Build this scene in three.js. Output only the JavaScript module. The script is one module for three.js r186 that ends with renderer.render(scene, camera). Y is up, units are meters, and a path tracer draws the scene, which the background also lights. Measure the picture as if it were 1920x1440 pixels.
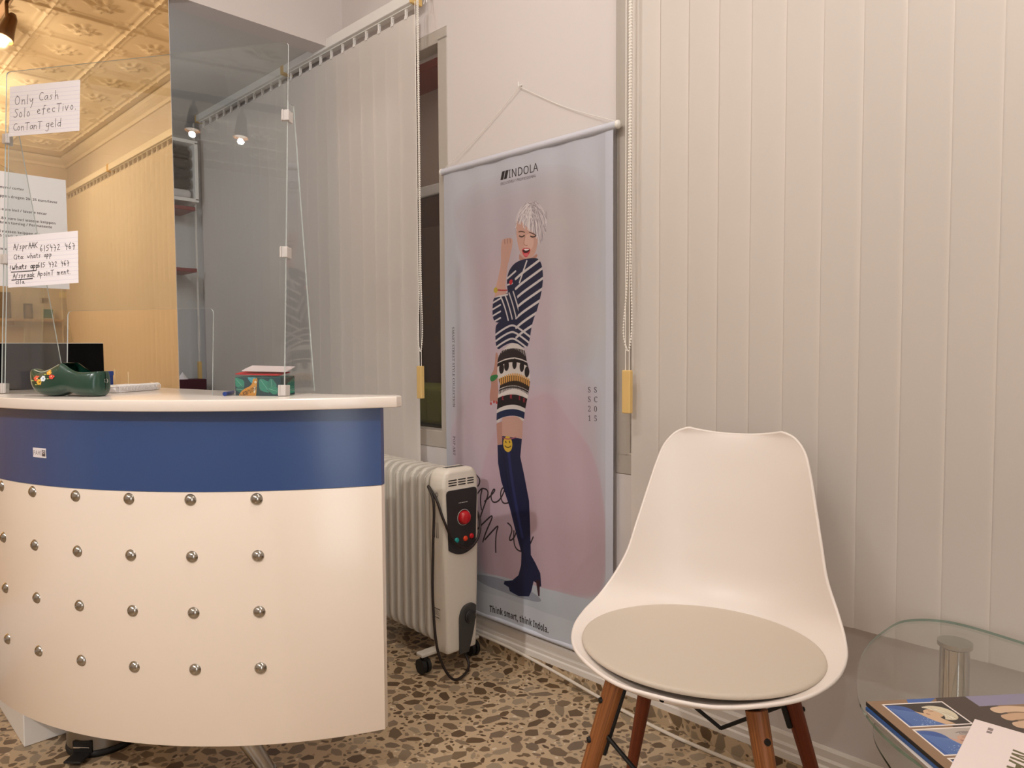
import * as THREE from 'three';
import { RoundedBoxGeometry } from 'three/addons/geometries/RoundedBoxGeometry.js';
import { mergeGeometries, toCreasedNormals, mergeVertices } from 'three/addons/utils/BufferGeometryUtils.js';
import { RectAreaLightUniformsLib } from 'three/addons/lights/RectAreaLightUniformsLib.js';

// ---------------------------------------------------------------- camera, sky, exposure
const scene = new THREE.Scene();
const renderer = new THREE.WebGLRenderer({ antialias: true });
renderer.toneMapping = THREE.LinearToneMapping;
renderer.toneMappingExposure = 0.375;
renderer.shadowMap.enabled = true;
RectAreaLightUniformsLib.init();
const camera = new THREE.PerspectiveCamera(56.27, 4 / 3, 0.05, 60);
{
  const yaw = THREE.MathUtils.degToRad(44.555), pitch = THREE.MathUtils.degToRad(-2.83), roll = THREE.MathUtils.degToRad(0.338);
  camera.rotation.set(pitch, yaw, -roll, 'YXZ');
  camera.position.set(0, 1.03, 1.6625);
}
const SKY = new THREE.Color().setRGB(1.0, 0.99, 0.99);
scene.background = SKY;                       // overcast daylight outside the shop door
scene.backgroundIntensity = 7.0;
const LAMP = new THREE.Color().setRGB(1.0, 0.96, 0.935);
const LAMP_POWER = 2.6, GLOW_POWER = 2.5;

// ---------------------------------------------------------------- helpers
let seed = 7;
const rnd = () => { seed = (seed * 1664525 + 1013904223) >>> 0; return seed / 4294967296; };
const rr = (a, b) => a + (b - a) * rnd();
const taken = {};
const numbered = (n) => { const k = taken[n] = (taken[n] ?? -1) + 1; return k ? n + '_' + String(k).padStart(3, '0') : n; };
const V = (x, y, z) => new THREE.Vector3(x, y, z);
const shadow = (o) => { o.castShadow = true; o.receiveShadow = true; return o; };
function part(name, geo, mat, parent, label) {
  const m = shadow(new THREE.Mesh(geo, mat)); m.name = name;
  if (label) m.userData.label = label;
  parent.add(m); return m;
}
function thing(name, label, category, pos = [0, 0, 0], turn = 0, group) {
  const o = new THREE.Group(); o.name = numbered(name); o.position.set(...pos); o.rotation.y = turn;
  o.userData = { label, category }; if (group) o.userData.group = group; scene.add(o); return o;
}
function single(name, geo, mat, label, category, group) {
  const o = shadow(new THREE.Mesh(geo, mat)); o.name = numbered(name); o.userData = { label, category };
  if (group) o.userData.group = group; scene.add(o); return o;
}
function struct(name, geo, mat, label) {
  const o = geo ? shadow(new THREE.Mesh(geo, mat)) : new THREE.Group();
  o.name = name; o.userData = { kind: 'structure', label, category: name.split('_')[0] }; scene.add(o); return o;
}
const box = (x0, x1, y0, y1, z0, z1) => new THREE.BoxGeometry(x1 - x0, y1 - y0, z1 - z0).translate((x0 + x1) / 2, (y0 + y1) / 2, (z0 + z1) / 2);
const rbox = (w, h, d, r = 0.003, x = 0, y = 0, z = 0, seg = 2) => new RoundedBoxGeometry(w, h, d, seg, r).translate(x, y, z);
const cyl = (r0, r1, h, n = 24) => new THREE.CylinderGeometry(r0, r1, h, n);
function merge(list) {
  list = list.map((g) => g.index ? g.toNonIndexed() : g);
  const keep = ['position', 'normal', 'uv'];
  for (const g of list) for (const k of Object.keys(g.attributes)) if (!keep.includes(k)) g.deleteAttribute(k);
  return mergeGeometries(list, false);
}
const tube = (pts, r, seg = 64, rad = 8, closed = false) => new THREE.TubeGeometry(new THREE.CatmullRomCurve3(pts.map((p) => V(...p)), closed, 'centripetal'), seg, r, rad, closed);
function rod(a, b, r0, r1 = r0, n = 16) {
  const A = V(...a), B = V(...b), d = B.clone().sub(A), g = cyl(r1, r0, d.length(), n);
  g.applyQuaternion(new THREE.Quaternion().setFromUnitVectors(V(0, 1, 0), d.clone().normalize()));
  return g.translate((A.x + B.x) / 2, (A.y + B.y) / 2, (A.z + B.z) / 2);
}
function planShape(pts) { const s = new THREE.Shape(); pts.forEach(([x, z], i) => i ? s.lineTo(x, -z) : s.moveTo(x, -z)); s.closePath(); return s; }
function prism(pts, y0, y1, bevel = 0, crease = 0.5) {       // plan outline in metres, raised from y0 to y1
  const g = new THREE.ExtrudeGeometry(planShape(pts), { depth: y1 - y0 - 2 * bevel, bevelEnabled: bevel > 0, bevelThickness: bevel, bevelSize: bevel, bevelOffset: -bevel, bevelSegments: 3, curveSegments: 8 });
  g.rotateX(-Math.PI / 2).translate(0, y0 + bevel, 0);
  return toCreasedNormals(g, crease);
}
function roundRect(w, h, r, x = 0, y = 0) {
  const s = new THREE.Shape(), a = x - w / 2, b = y - h / 2;
  s.moveTo(a + r, b); s.lineTo(a + w - r, b); s.absarc(a + w - r, b + r, r, -Math.PI / 2, 0); s.lineTo(a + w, b + h - r); s.absarc(a + w - r, b + h - r, r, 0, Math.PI / 2);
  s.lineTo(a + r, b + h); s.absarc(a + r, b + h - r, r, Math.PI / 2, Math.PI); s.lineTo(a, b + r); s.absarc(a + r, b + r, r, Math.PI, 1.5 * Math.PI); return s;
}
const extrude = (s, depth, bevel = 0, seg = 2, curve = 12) => new THREE.ExtrudeGeometry(s, { depth: Math.max(depth - 2 * bevel, 1e-4), bevelEnabled: bevel > 0, bevelThickness: bevel, bevelSize: bevel, bevelOffset: -bevel, bevelSegments: seg, curveSegments: curve }).translate(0, 0, bevel);
function canvasTex(w, h, draw) {
  const c = document.createElement('canvas'); c.width = w; c.height = h; draw(c.getContext('2d'), w, h);
  const t = new THREE.CanvasTexture(c); t.colorSpace = THREE.SRGBColorSpace; t.anisotropy = 8; return t;
}
const std = (color, roughness = 0.6, metalness = 0, extra = {}) => new THREE.MeshPhysicalMaterial({ color, roughness, metalness, ...extra });
function planarUV(geo, fu, fv) {
  const p = geo.attributes.position, uv = new Float32Array(p.count * 2);
  for (let i = 0; i < p.count; i++) { uv[2 * i] = fu(p.getX(i), p.getY(i), p.getZ(i)); uv[2 * i + 1] = fv(p.getX(i), p.getY(i), p.getZ(i)); }
  geo.setAttribute('uv', new THREE.BufferAttribute(uv, 2)); return geo;
}
function boxUV(geo) {                                       // uv in metres from the side each face points to
  const g = geo.index ? geo.toNonIndexed() : geo, p = g.attributes.position, n = g.attributes.normal, uv = new Float32Array(p.count * 2);
  for (let i = 0; i < p.count; i++) {
    const a = [Math.abs(n.getX(i)), Math.abs(n.getY(i)), Math.abs(n.getZ(i))], x = p.getX(i), y = p.getY(i), z = p.getZ(i);
    const [u, v] = a[1] > a[0] && a[1] > a[2] ? [x, z] : a[0] > a[2] ? [z, y] : [x, y]; uv[2 * i] = u; uv[2 * i + 1] = v;
  }
  g.setAttribute('uv', new THREE.BufferAttribute(uv, 2)); return g;
}
function noiseTex(n, draw) {                                // grey bump or tint texture that wraps
  const t = canvasTex(n, n, draw); t.wrapS = t.wrapT = THREE.RepeatWrapping; return t;
}

// ---------------------------------------------------------------- materials
const plasterBump = noiseTex(512, (c, w) => {
  c.fillStyle = '#808080'; c.fillRect(0, 0, w, w);
  for (let i = 0; i < 2600; i++) { const r = rr(2, 16), g = Math.round(rr(105, 150)); c.fillStyle = `rgba(${g},${g},${g},.16)`; c.beginPath(); c.arc(rr(0, w), rr(0, w), r, 0, 7); c.fill(); }
});
plasterBump.colorSpace = THREE.NoColorSpace; plasterBump.repeat.set(1.4, 1.4);
const M = {
  wall: std('#d6cecb', 0.75, 0, { bumpMap: plasterBump, bumpScale: 0.0012 }),
  wallRight: std('#d9cfc4', 0.8, 0, { bumpMap: plasterBump, bumpScale: 0.0012 }),
  farWall: std('#cfcfcd', 0.85),
  ceilBack: std('#d2cfcb', 0.9),
  tile: std('#f8f0e2', 0.6),
  trim: std('#e4dcd3', 0.5),
  frame: std('#b3aaa0', 0.55, 0, { bumpMap: plasterBump, bumpScale: 0.0008 }),
  pane: new THREE.MeshPhysicalMaterial({ color: '#ffffff', transmission: 1, thickness: 0, roughness: 0.0, ior: 1.5 }),
  plexi: new THREE.MeshPhysicalMaterial({ color: '#f8fafa', transmission: 1, thickness: 0, roughness: 0.0, ior: 1.49 }),
  plexiEdge: std('#d3dad8', 0.25),
  clip: std('#e6e0dc', 0.3, 0, { transmission: 0.35, thickness: 0 }),
  bronze: std(new THREE.Color().setRGB(0.92, 0.66, 0.36), 0.015, 1),
  cream: std('#f4e5d5', 0.35, 0, { clearcoat: 1, clearcoatRoughness: 0.2 }),
  blue: std('#1f4680', 0.42, 0, { clearcoat: 1, clearcoatRoughness: 0.22 }),
  counter: std('#eadfd5', 0.22, 0, { clearcoat: 0.4, clearcoatRoughness: 0.1 }),
  stud: std('#b3afa8', 0.16, 1),
  chrome: std('#c9c8c6', 0.08, 1),
  steel: std('#9a9894', 0.28, 1),
  brushed: std('#bdbab4', 0.3, 1),
  white: std('#eeeae4', 0.45),
  whitePlastic: std('#ece2da', 0.36, 0, { clearcoat: 0.15, clearcoatRoughness: 0.3 }),
  paper: std('#efeaea', 0.8),
  black: std('#0e0c0c', 0.55),
  darkPlastic: std('#2b2827', 0.45),
  darkGrey: std('#3a3836', 0.5),
  rubber: std('#131110', 0.6),
  heater: std('#d9d0c2', 0.38),
  fin: std('#cdc6ba', 0.4),
  slat: new THREE.MeshPhysicalMaterial({ color: '#f3ece5', roughness: 1, transmission: 0.46, thickness: 0, side: THREE.DoubleSide }),     // translucent blind fabric
  rail: std('#e8e4df', 0.4),
  amber: std('#dcb976', 0.5),
  bead: std('#efe9e0', 0.4),
  cushion: std('#cabdad', 0.5),
  brownMetal: std('#6b4a2c', 0.4, 0.6),
};

// ---------------------------------------------------------------- textures with a pattern
const terrazzo = noiseTex(2048, (c, w) => {                 // 2 m of flush, polished stone chips in cement
  c.fillStyle = '#c2a988'; c.fillRect(0, 0, w, w);
  const darks = ['#6f5a43', '#78634b', '#84705a', '#665039', '#8d7a63', '#5d4834', '#9c8a72', '#7b6854'];
  const chip = (x, y, r, col, stretch, n) => {
    const a0 = rr(0, 7), pts = [];
    for (let k = 0; k < n; k++) { const a = k / n * 6.283 + rr(-0.3, 0.3), q = r * rr(0.7, 1.1); pts.push([Math.cos(a) * q * stretch, Math.sin(a) * q / stretch]); }
    const ca = Math.cos(a0), sa = Math.sin(a0);
    for (const ox of [-w, 0, w]) for (const oy of [-w, 0, w]) {
      if (x + ox < -80 || x + ox > w + 80 || y + oy < -80 || y + oy > w + 80) continue;
      c.fillStyle = col; c.beginPath();
      pts.forEach(([px, py], k) => { const X = x + ox + px * ca - py * sa, Y = y + oy + px * sa + py * ca; k ? c.lineTo(X, Y) : c.moveTo(X, Y); });
      c.fill();
    }
  };
  for (let i = 0; i < 5200; i++) chip(rr(0, w), rr(0, w), rr(3, 8), ['#b39a79', '#d9c7ab', '#a58b6b', '#c1aa8a'][i % 4], rr(1, 1.5), 5);
  const cell = 32, N = w / cell, grid = new Map(), ok = (x, y, r) => {
    const R = 2; for (let i = -R; i <= R; i++) for (let j = -R; j <= R; j++) {
      const key = ((Math.floor(x / cell) + i + N) % N) * N + (Math.floor(y / cell) + j + N) % N;
      for (const q of grid.get(key) ?? []) { let dx = Math.abs(q[0] - x), dy = Math.abs(q[1] - y); dx = Math.min(dx, w - dx); dy = Math.min(dy, w - dy); if (dx * dx + dy * dy < ((q[2] + r) * 0.86) ** 2) return false; }
    } return true;
  };
  for (const [lo, hi, tries] of [[20, 28, 2600], [12, 20, 7000], [7, 12, 12000], [4, 7, 16000]]) for (let i = 0; i < tries; i++) {
    const x = rr(0, w), y = rr(0, w), r = rr(lo, hi); if (!ok(x, y, r)) continue;
    const key = Math.floor(x / cell) * N + Math.floor(y / cell); if (!grid.has(key)) grid.set(key, []); grid.get(key).push([x, y, r]);
    chip(x, y, r * 0.95, darks[Math.floor(rnd() * darks.length)], rr(1, 1.45), 5 + Math.floor(rnd() * 3));
  }
});
terrazzo.repeat.set(1 / 2, 1 / 2);
M.floor = std('#ffffff', 0.32, 0, { map: terrazzo });

// hand lettering drawn with pen strokes: x 0..6, baseline 0, x-height 5, ascender 9, descender -4
const G = {
  O: [[3, 8.6, 0.8, 7, 0.2, 3.5, 2, 0.2, 5, 1, 6, 4.5, 4.6, 8, 2.4, 9]], C: [[5.4, 7.6, 3.6, 8.8, 1.2, 6.6, 0.6, 3, 2.4, 0.2, 5.4, 1]], S: [[5, 7.8, 2.6, 8.8, 1, 7, 3.4, 5, 4.6, 2.6, 2.4, 0.2, 0.2, 1.2]],
  A: [[0.4, 0, 2.4, 8.4], [2.4, 8.4, 4.8, 0], [0.6, 3.6, 4.8, 3.8]], K: [[0.6, 8, 0.6, 0], [5, 8.4, 0.8, 4], [0.8, 4, 5, 0]], T: [[0.2, 8.2, 5.8, 8.4], [3, 8.3, 2.8, 0]], W: [[0.2, 6, 0.8, 1, 2, 0.3, 3, 4, 3.6, 0.4, 5, 1, 5.8, 6.4]],
  a: [[4.2, 4.4, 2, 5, 0.5, 2.6, 1.6, 0.2, 3.6, 1.4, 4.3, 4.6], [4.3, 4.6, 4.2, 1.2, 5, 0.2]], c: [[4.2, 4.2, 2.4, 5, 0.6, 2.8, 1.8, 0.2, 4.2, 0.8]], d: [[4, 4.2, 2, 5, 0.5, 2.4, 1.8, 0.1, 4, 1.6], [4.4, 9, 4.2, 0]],
  e: [[0.6, 2.6, 4, 3.2, 3.2, 5, 1.4, 4.8, 0.5, 2.4, 2, 0.2, 4.4, 0.8]], f: [[4.6, 8.2, 3, 9, 2.4, 6, 2, -1.4], [0.4, 4.6, 4.4, 5]], g: [[4, 4.4, 2, 5, 0.6, 2.8, 2, 0.8, 4, 2], [4.2, 5, 4, -2.4, 2, -4, 0.4, -2.8]],
  h: [[0.8, 9, 0.7, 0], [0.8, 3, 2.6, 5, 4, 3.6, 4.2, 0]], i: [[1, 5, 1, 0], [1, 6.8, 1.1, 7.1]], k: [[0.8, 8, 0.7, 0], [4, 5, 0.9, 2.4], [0.9, 2.4, 4.2, 0]], l: [[1, 9, 0.9, 0]],
  m: [[0.5, 5, 0.5, 0], [0.6, 3, 1.8, 5, 2.6, 3.4, 2.6, 0], [2.7, 3, 4, 5, 5, 3.4, 5.2, 0]], n: [[0.7, 5, 0.7, 0], [0.8, 3, 2.4, 5, 3.8, 3.8, 4, 0]], o: [[2.2, 5, 0.6, 3, 1.4, 0.3, 3.6, 0.8, 3.9, 3.4, 2.4, 5]],
  p: [[0.8, 5, 0.5, -3.6], [0.8, 3.6, 2.4, 5, 4, 3.4, 2.8, 0.6, 0.8, 1]], r: [[0.8, 5, 0.7, 0], [0.8, 3, 2, 4.8, 3.6, 4.6]], s: [[3.6, 4.6, 2, 5, 1.2, 3.8, 3, 2.2, 2.4, 0.3, 0.6, 0.6]], t: [[2, 7.4, 1.8, 0.8, 3.4, 0.2], [0.2, 5, 4, 5.2]],
  v: [[0.4, 5, 2, 0], [2, 0, 4, 5.2]], w: [[0.3, 5, 1.4, 0.3, 2.6, 3.6, 3.6, 0.3, 5, 5]], y: [[0.5, 5, 1, 2, 3, 2.2, 3.8, 5], [4, 5, 3.6, -2.4, 1.6, -4]], '.': [[0.6, 0, 0.9, 0.3]], ':': [[0.8, 0.6, 1, 0.9], [0.8, 4, 1, 4.3]], '!': [[1, 8, 0.8, 2.6], [0.7, 0, 0.9, 0.3]], '/': [[3.4, 8, 0.4, -1.6]],
  1: [[1.6, 7.6, 1.5, 0]], 2: [[0.6, 6.4, 2.4, 7.8, 3.8, 6, 0.6, 0.2], [0.6, 0.2, 4.4, 0.4]], 4: [[1, 8, 0.6, 3.6, 4.4, 3.8], [3.6, 6.4, 3.2, -0.6]], 5: [[4.4, 7.8, 1.4, 7.6, 1, 4.4, 3.4, 4.6, 4, 2, 2, 0, 0.6, 0.6]], 6: [[3, 8.4, 1, 5, 0.8, 1.6, 2.6, 0.1, 4, 2, 2.6, 4, 1, 2.6]], 7: [[0.4, 7.4, 4.2, 7.4, 2.4, -1], [1, 3.6, 4, 3.8]],
};
const GW = { i: 2.2, l: 2.2, '.': 2, ':': 2.6, '!': 2.6, 1: 3, m: 6.4, W: 6.8, w: 6, T: 6, O: 7, ' ': 5 };
function write(c, text, x, y, size, gap = 1, slant = 0.04, rise = 0) {
  const k = size / 9; c.lineCap = 'round'; c.lineJoin = 'round';
  for (const ch of text) {
    for (const s of G[ch] ?? []) {
      const P = []; for (let i = 0; i < s.length; i += 2) P.push([x + (s[i] + s[i + 1] * slant) * k, y - s[i + 1] * k]);
      c.beginPath(); c.moveTo(...P[0]);
      if (P.length === 2) c.lineTo(...P[1]);
      else { for (let i = 1; i < P.length - 1; i++) { const q = i === P.length - 2 ? P[i + 1] : [(P[i][0] + P[i + 1][0]) / 2, (P[i][1] + P[i + 1][1]) / 2]; c.quadraticCurveTo(P[i][0], P[i][1], q[0], q[1]); } }
      c.stroke();
    }
    const adv = ((GW[ch] ?? 5) + gap * 0.6) * k; x += adv; y -= adv * rise;
  }
}
function ruledCard(draw) {
  return canvasTex(820, 500, (c, w, h) => {
    c.fillStyle = '#f4eff3'; c.fillRect(0, 0, w, h);
    c.strokeStyle = 'rgba(150,140,190,.38)'; c.lineWidth = 2;
    for (let y = 62; y < h; y += 40) { c.beginPath(); c.moveTo(0, y); c.lineTo(w, y); c.stroke(); }
    c.strokeStyle = '#2c2524'; draw(c, w, h);
  });
}

// ---------------------------------------------------------------- the room
const XR = 1.45, ZF = 4.2, HC = 2.56, XM = -2.6, XF = -4.05;
struct('floor', boxUV(box(-4.3, XR + 0.15, -0.1, 0, -1.6, ZF + 0.15)), M.floor, 'polished brown and cream terrazzo floor');
{
  const s = new THREE.Shape([[-4.3, 0], [XR + 0.15, 0], [XR + 0.15, 2.75], [-4.3, 2.75]].map(([x, y]) => new THREE.Vector2(x, y)));
  for (const [a, b, c, d] of [[-3.75, -1.945, 0.672, 2.151], [-1.222, 1.1, 0.672, 2.151]]) s.holes.push(new THREE.Path([[a, c], [a, d], [b, d], [b, c]].map(([x, y]) => new THREE.Vector2(x, y))));
  const g = new THREE.ExtrudeGeometry(s, { depth: 0.15, bevelEnabled: false }).translate(0, 0, -0.15);
  struct('wall_back', boxUV(g), M.wall, 'off-white plaster window wall');
}
const wl = struct('wall_left', boxUV(merge([box(XM - 0.1, XM, 0, 2.75, 0.686, ZF), box(XM - 0.1, XM, 2.25, 2.75, 0, 0.686)])), M.wall, 'white partition with an open passage beside the window wall');
struct('wall_front', boxUV(box(-4.3, XR + 0.15, 0, 2.75, ZF, ZF + 0.15)), M.wallRight, 'plain wall behind the waiting area');
struct('wall_right', boxUV(merge([box(XR, XR + 0.15, 0, 2.75, 0, 1.75), box(XR, XR + 0.15, 0, 2.75, 2.85, ZF), box(XR, XR + 0.15, 2.15, 2.75, 1.75, 2.85)])), M.wallRight, 'beige end wall with the glazed entrance door');
struct('wall_far', boxUV(box(XF - 0.15, XF, 0, 2.75, 0, ZF)), M.farWall, 'grey wall of the back room');
struct('ceiling_001', box(XF, XM - 0.1, 2.27, 2.75, 0, ZF), M.ceilBack, 'plain grey lowered ceiling of the back room');

// entrance door with daylight
{
  const d = struct('door_1', null, null, 'glazed entrance door');
  const fr = std('#c9c3ba', 0.5);
  for (const [a, b, c, e] of [[1.75, 1.82, 0, 2.15], [2.78, 2.85, 0, 2.15], [1.82, 2.78, 2.08, 2.15], [1.82, 2.78, 0, 0.12]]) part('door_frame', box(XR + 0.03, XR + 0.09, c, e, a, b), fr, d);
  part('pane', new THREE.PlaneGeometry(0.96, 1.96).rotateY(-Math.PI / 2).translate(XR + 0.058, 1.1, 2.3), M.pane, d);
  part('handle', rod([XR - 0.01, 0.95, 1.86], [XR - 0.01, 1.15, 1.86], 0.01), M.chrome, d);
}

// pressed ceiling: one relief tile, laid out in a grid
const tileGeo = (() => {
  const n = 40, S = 0.325, g = new THREE.PlaneGeometry(S, S, n, n).rotateX(Math.PI / 2), p = g.attributes.position;
  for (let i = 0; i < p.count; i++) {
    const x = p.getX(i) / S * 2, z = p.getZ(i) / S * 2, r = Math.hypot(x, z), a = Math.atan2(z, x), e = Math.max(Math.abs(x), Math.abs(z));
    const gs = (t, w) => Math.exp(-t * t / (w * w));
    let h = 0.010 * gs(1 - e, 0.05) + 0.006 * gs(e - 0.84, 0.035);
    const petals = 0.30 + 0.13 * Math.cos(8 * a) + 0.05 * Math.cos(4 * a);
    if (r < petals + 0.06) h += 0.011 * Math.min(1, Math.max(0, (petals + 0.06 - r) / 0.08)) * (0.7 + 0.3 * Math.cos(16 * a + r * 22));
    h -= 0.006 * gs(r, 0.10); h += 0.005 * gs(r - 0.17, 0.03);
    const cx = 1 - Math.abs(x), cz = 1 - Math.abs(z), q = Math.hypot(cx, cz);      // corner sprays
    h += 0.008 * gs(q - 0.42, 0.05) * (0.6 + 0.4 * Math.cos(14 * Math.atan2(cz, cx)));
    p.setY(i, -h);
  }
  g.computeVertexNormals(); return g;
})();
{
  const c = struct('ceiling', box(XM - 0.1, XR + 0.15, HC + 0.004, 2.75, 0, ZF + 0.15), M.tile, 'cream pressed ceiling of ornamental square tiles');
  const S = 0.325;
  for (let i = -8; i < 5; i++) for (let j = 0; j < 13; j++) {
    const x = -0.14 + (i + 0.5) * S, z = 0.11 + (j + 0.5) * S;
    if (x - S / 2 < XM || x + S / 2 > XR + 0.01 || z + S / 2 > ZF + 0.06) continue;
    const m = part('ceiling_tile', tileGeo, M.tile, c); m.position.set(x, HC, z);
  }
}
{
  // crown moulding (trim) round the main room
  const prof = new THREE.Shape([[0, 0], [0.012, 0], [0.016, 0.02], [0.035, 0.035], [0.05, 0.05], [0.055, 0.07], [0, 0.07]].map(([x, y]) => new THREE.Vector2(x, y)));
  const run = (len) => new THREE.ExtrudeGeometry(prof, { depth: len, bevelEnabled: false });
  struct('trim_1', run(XR - XM).rotateY(-Math.PI / 2).scale(1, 1, 1).translate(0, 0, 0).rotateY(0).translate(XR, HC - 0.07, 0.0), M.trim, 'crown moulding above the windows');
  struct('trim_2', run(ZF).rotateY(Math.PI).translate(XR, HC - 0.07, ZF), M.trim, 'crown moulding on the end wall');
}
// skirting: terrazzo strip with a painted moulding above it
struct('baseboard_back', boxUV(box(XF, XR, 0, 0.042, 0.0, 0.014)), M.floor, 'terrazzo skirting along the window wall');
{
  const prof = new THREE.Shape([[0, 0.042], [0.012, 0.042], [0.012, 0.058], [0.008, 0.062], [0.010, 0.074], [0.006, 0.08], [0.007, 0.098], [0.003, 0.105], [0, 0.105]].map(([x, y]) => new THREE.Vector2(x, y)));
  struct('trim_3', new THREE.ExtrudeGeometry(prof, { depth: XR - XF, bevelEnabled: false }).rotateY(-Math.PI / 2).translate(XR, 0, 0), M.trim, 'painted moulding on top of the terrazzo skirting');
}

// windows in the back wall
function windowUnit(n, x0, x1, y0, y1, label, mull) {
  const w = struct('window_' + n, null, null, label), t = 0.05;
  const bar = (a, b, c, d) => part('frame', rbox(b - a, d - c, 0.06, 0.004, (a + b) / 2, (c + d) / 2, -0.028), M.frame, w);
  bar(x0, x1, y0, y0 + 0.062); bar(x0, x1, y1 - 0.045, y1); bar(x0, x0 + t, y0 + 0.05, y1 - 0.03); bar(x1 - t, x1, y0 + 0.05, y1 - 0.03);
  for (const m of mull) bar(m - 0.025, m + 0.025, y0 + 0.05, y1 - 0.03);
  part('pane', new THREE.PlaneGeometry(x1 - x0 - 0.06, y1 - y0 - 0.06).translate((x0 + x1) / 2, (y0 + y1) / 2, -0.032), M.pane, w);
}
windowUnit(1, -3.75, -1.945, 0.672, 2.151, 'grey framed window half covered by a vertical blind', [-3.15, -2.55]);
windowUnit(2, -1.222, 1.1, 0.672, 2.151, 'grey framed window behind the cream vertical blind', [-0.45, 0.35]);
{
  // added white ribbed backing, unseen, bounces light back through the blind
  const ribs = []; for (let k = 0; k < 36; k++) ribs.push(rbox(2.26, 0.038, 0.012, 0.004, -0.061, 0.705 + k * 0.04, -0.085));
  const w2 = scene.children.find((c) => c.name === 'window_2'); part('added_bounce_backing', merge(ribs), std('#efebe6', 0.6), w2, 'added white ribbed backing behind the glass that brightens the blind');
}
// the corridor behind the windows
{
  const cw2 = std('#c8b3a3', 0.85);
  struct('wall_corridor', box(-4.3, XR + 0.15, 0, 2.75, -0.95, -0.8), cw2, 'beige corridor wall beyond the windows');
  struct('wall_corridor_left', box(-4.45, -4.3, 0, 2.75, -0.95, 0), cw2, 'end wall of the corridor at the back room side'); struct('wall_corridor_right', box(XR + 0.15, XR + 0.3, 0, 2.75, -0.95, 0), cw2, 'end wall of the corridor at the entrance side');
  struct('ceiling_002', box(-4.45, XR + 0.3, 2.6, 2.75, -0.95, -0.15), std('#dcd7d0', 0.9), 'corridor ceiling beyond the windows');
  single('ceiling_beam', box(-4.2, -1.6, 2.39, 2.45, -0.8, -0.6), std('#8d3420', 0.6), 'red-brown timber beam seen through the uncovered window strip', 'beam');
  const cab = thing('corridor_cabinet', 'tall dark brown cabinet with white top seen through the window strip', 'cabinet', [-2.75, 0, -0.66]);
  part('body', rbox(0.9, 1.76, 0.24, 0.01, 0, 0.88, 0), std('#4a3024', 0.6), cab);
  part('top', rbox(0.92, 0.05, 0.25, 0.008, 0, 1.787, 0), M.white, cab);
  for (const x of [-0.27, 0.2]) part('door', rbox(0.42, 1.5, 0.02, 0.005, x, 0.86, 0.125), std('#5a463c', 0.6), cab);
  const bench = thing('corridor_bench', 'olive green upholstered bench seen low through the window strip', 'bench', [-2.75, 0, -0.39]);
  part('seat', rbox(0.9, 0.16, 0.26, 0.02, 0, 0.79, 0), std('#6a6a26', 0.8), bench);
  part('base', rbox(0.86, 0.71, 0.24, 0.01, 0, 0.355, 0), std('#3a3820', 0.8), bench);
  const lamp = thing('added_corridor_lamp', 'small round lamp added to light the corridor beyond the windows', 'lamp', [-1.6, 2.6, -0.45]);  // added source, unseen: lights what shows through the window strip
  part('rim', cyl(0.11, 0.11, 0.03, 32).translate(0, -0.015, 0), M.white, lamp);
  part('diffuser', new THREE.SphereGeometry(0.09, 24, 12, 0, 7, Math.PI / 2, Math.PI / 2).scale(1, 0.5, 1).translate(0, -0.03, 0), new THREE.MeshStandardMaterial({ color: '#fff', emissive: '#ffe2bd', emissiveIntensity: 1.5 }), lamp);
  const p = new THREE.PointLight(LAMP, 2.6, 0, 2); p.position.set(0, -0.12, 0); p.castShadow = true; p.shadow.radius = 4; lamp.add(p);
}

// ---------------------------------------------------------------- lamps: two tracks with spot heads
function track(x0, x1, z, heads, label) {
  const t = thing('track_light', label, 'lamp', [0, 0, 0]);
  part('track', rbox(x1 - x0, 0.03, 0.035, 0.004, (x0 + x1) / 2, HC - 0.027, z), M.brownMetal, t);
  for (const [x, tx, ty, tz, power] of heads) {
    const at = V(x, HC - 0.15, z), dir = V(tx, ty, tz).sub(at).normalize(), q = new THREE.Quaternion().setFromUnitVectors(V(0, -1, 0), dir);
    const head = part('spot_head', merge([cyl(0.022, 0.03, 0.07, 24).translate(0, 0.02, 0), cyl(0.012, 0.022, 0.02, 24).translate(0, 0.065, 0), new THREE.LatheGeometry([[0.03, -0.012], [0.038, -0.055], [0.036, -0.055], [0.028, -0.012]].map(([a, b]) => new THREE.Vector2(a, b)), 28)]).applyQuaternion(q).translate(at.x, at.y, at.z), M.brownMetal, t);
    part('stem', rod([x, HC - 0.04, z], [at.x, at.y + 0.05, at.z], 0.007), M.brownMetal, head);
    part('bulb', new THREE.LatheGeometry([[0, -0.045], [0.033, -0.045], [0.028, -0.012], [0.02, -0.008]].map(([a, b]) => new THREE.Vector2(a, b)), 28).applyQuaternion(q).translate(at.x, at.y, at.z), new THREE.MeshStandardMaterial({ color: '#fff', emissive: '#ffe0b0', emissiveIntensity: 4 }), head);
    const l = new THREE.SpotLight(LAMP, power * LAMP_POWER, 0, power > 5 ? 0.44 : 1.1, 1, 2); l.position.copy(at).addScaledVector(dir, 0.06); l.target.position.set(tx, ty, tz);
    l.castShadow = true; l.shadow.radius = 1; l.shadow.mapSize.set(1024, 1024); t.add(l); t.add(l.target);
    const p = new THREE.PointLight(LAMP, GLOW_POWER * Math.min(1, power), 0, 2); p.position.copy(at).addScaledVector(dir, 0.075); p.castShadow = true; p.shadow.radius = 0.7; t.add(p);   // light that leaves the open glass bulb sideways
  }
}
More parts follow.
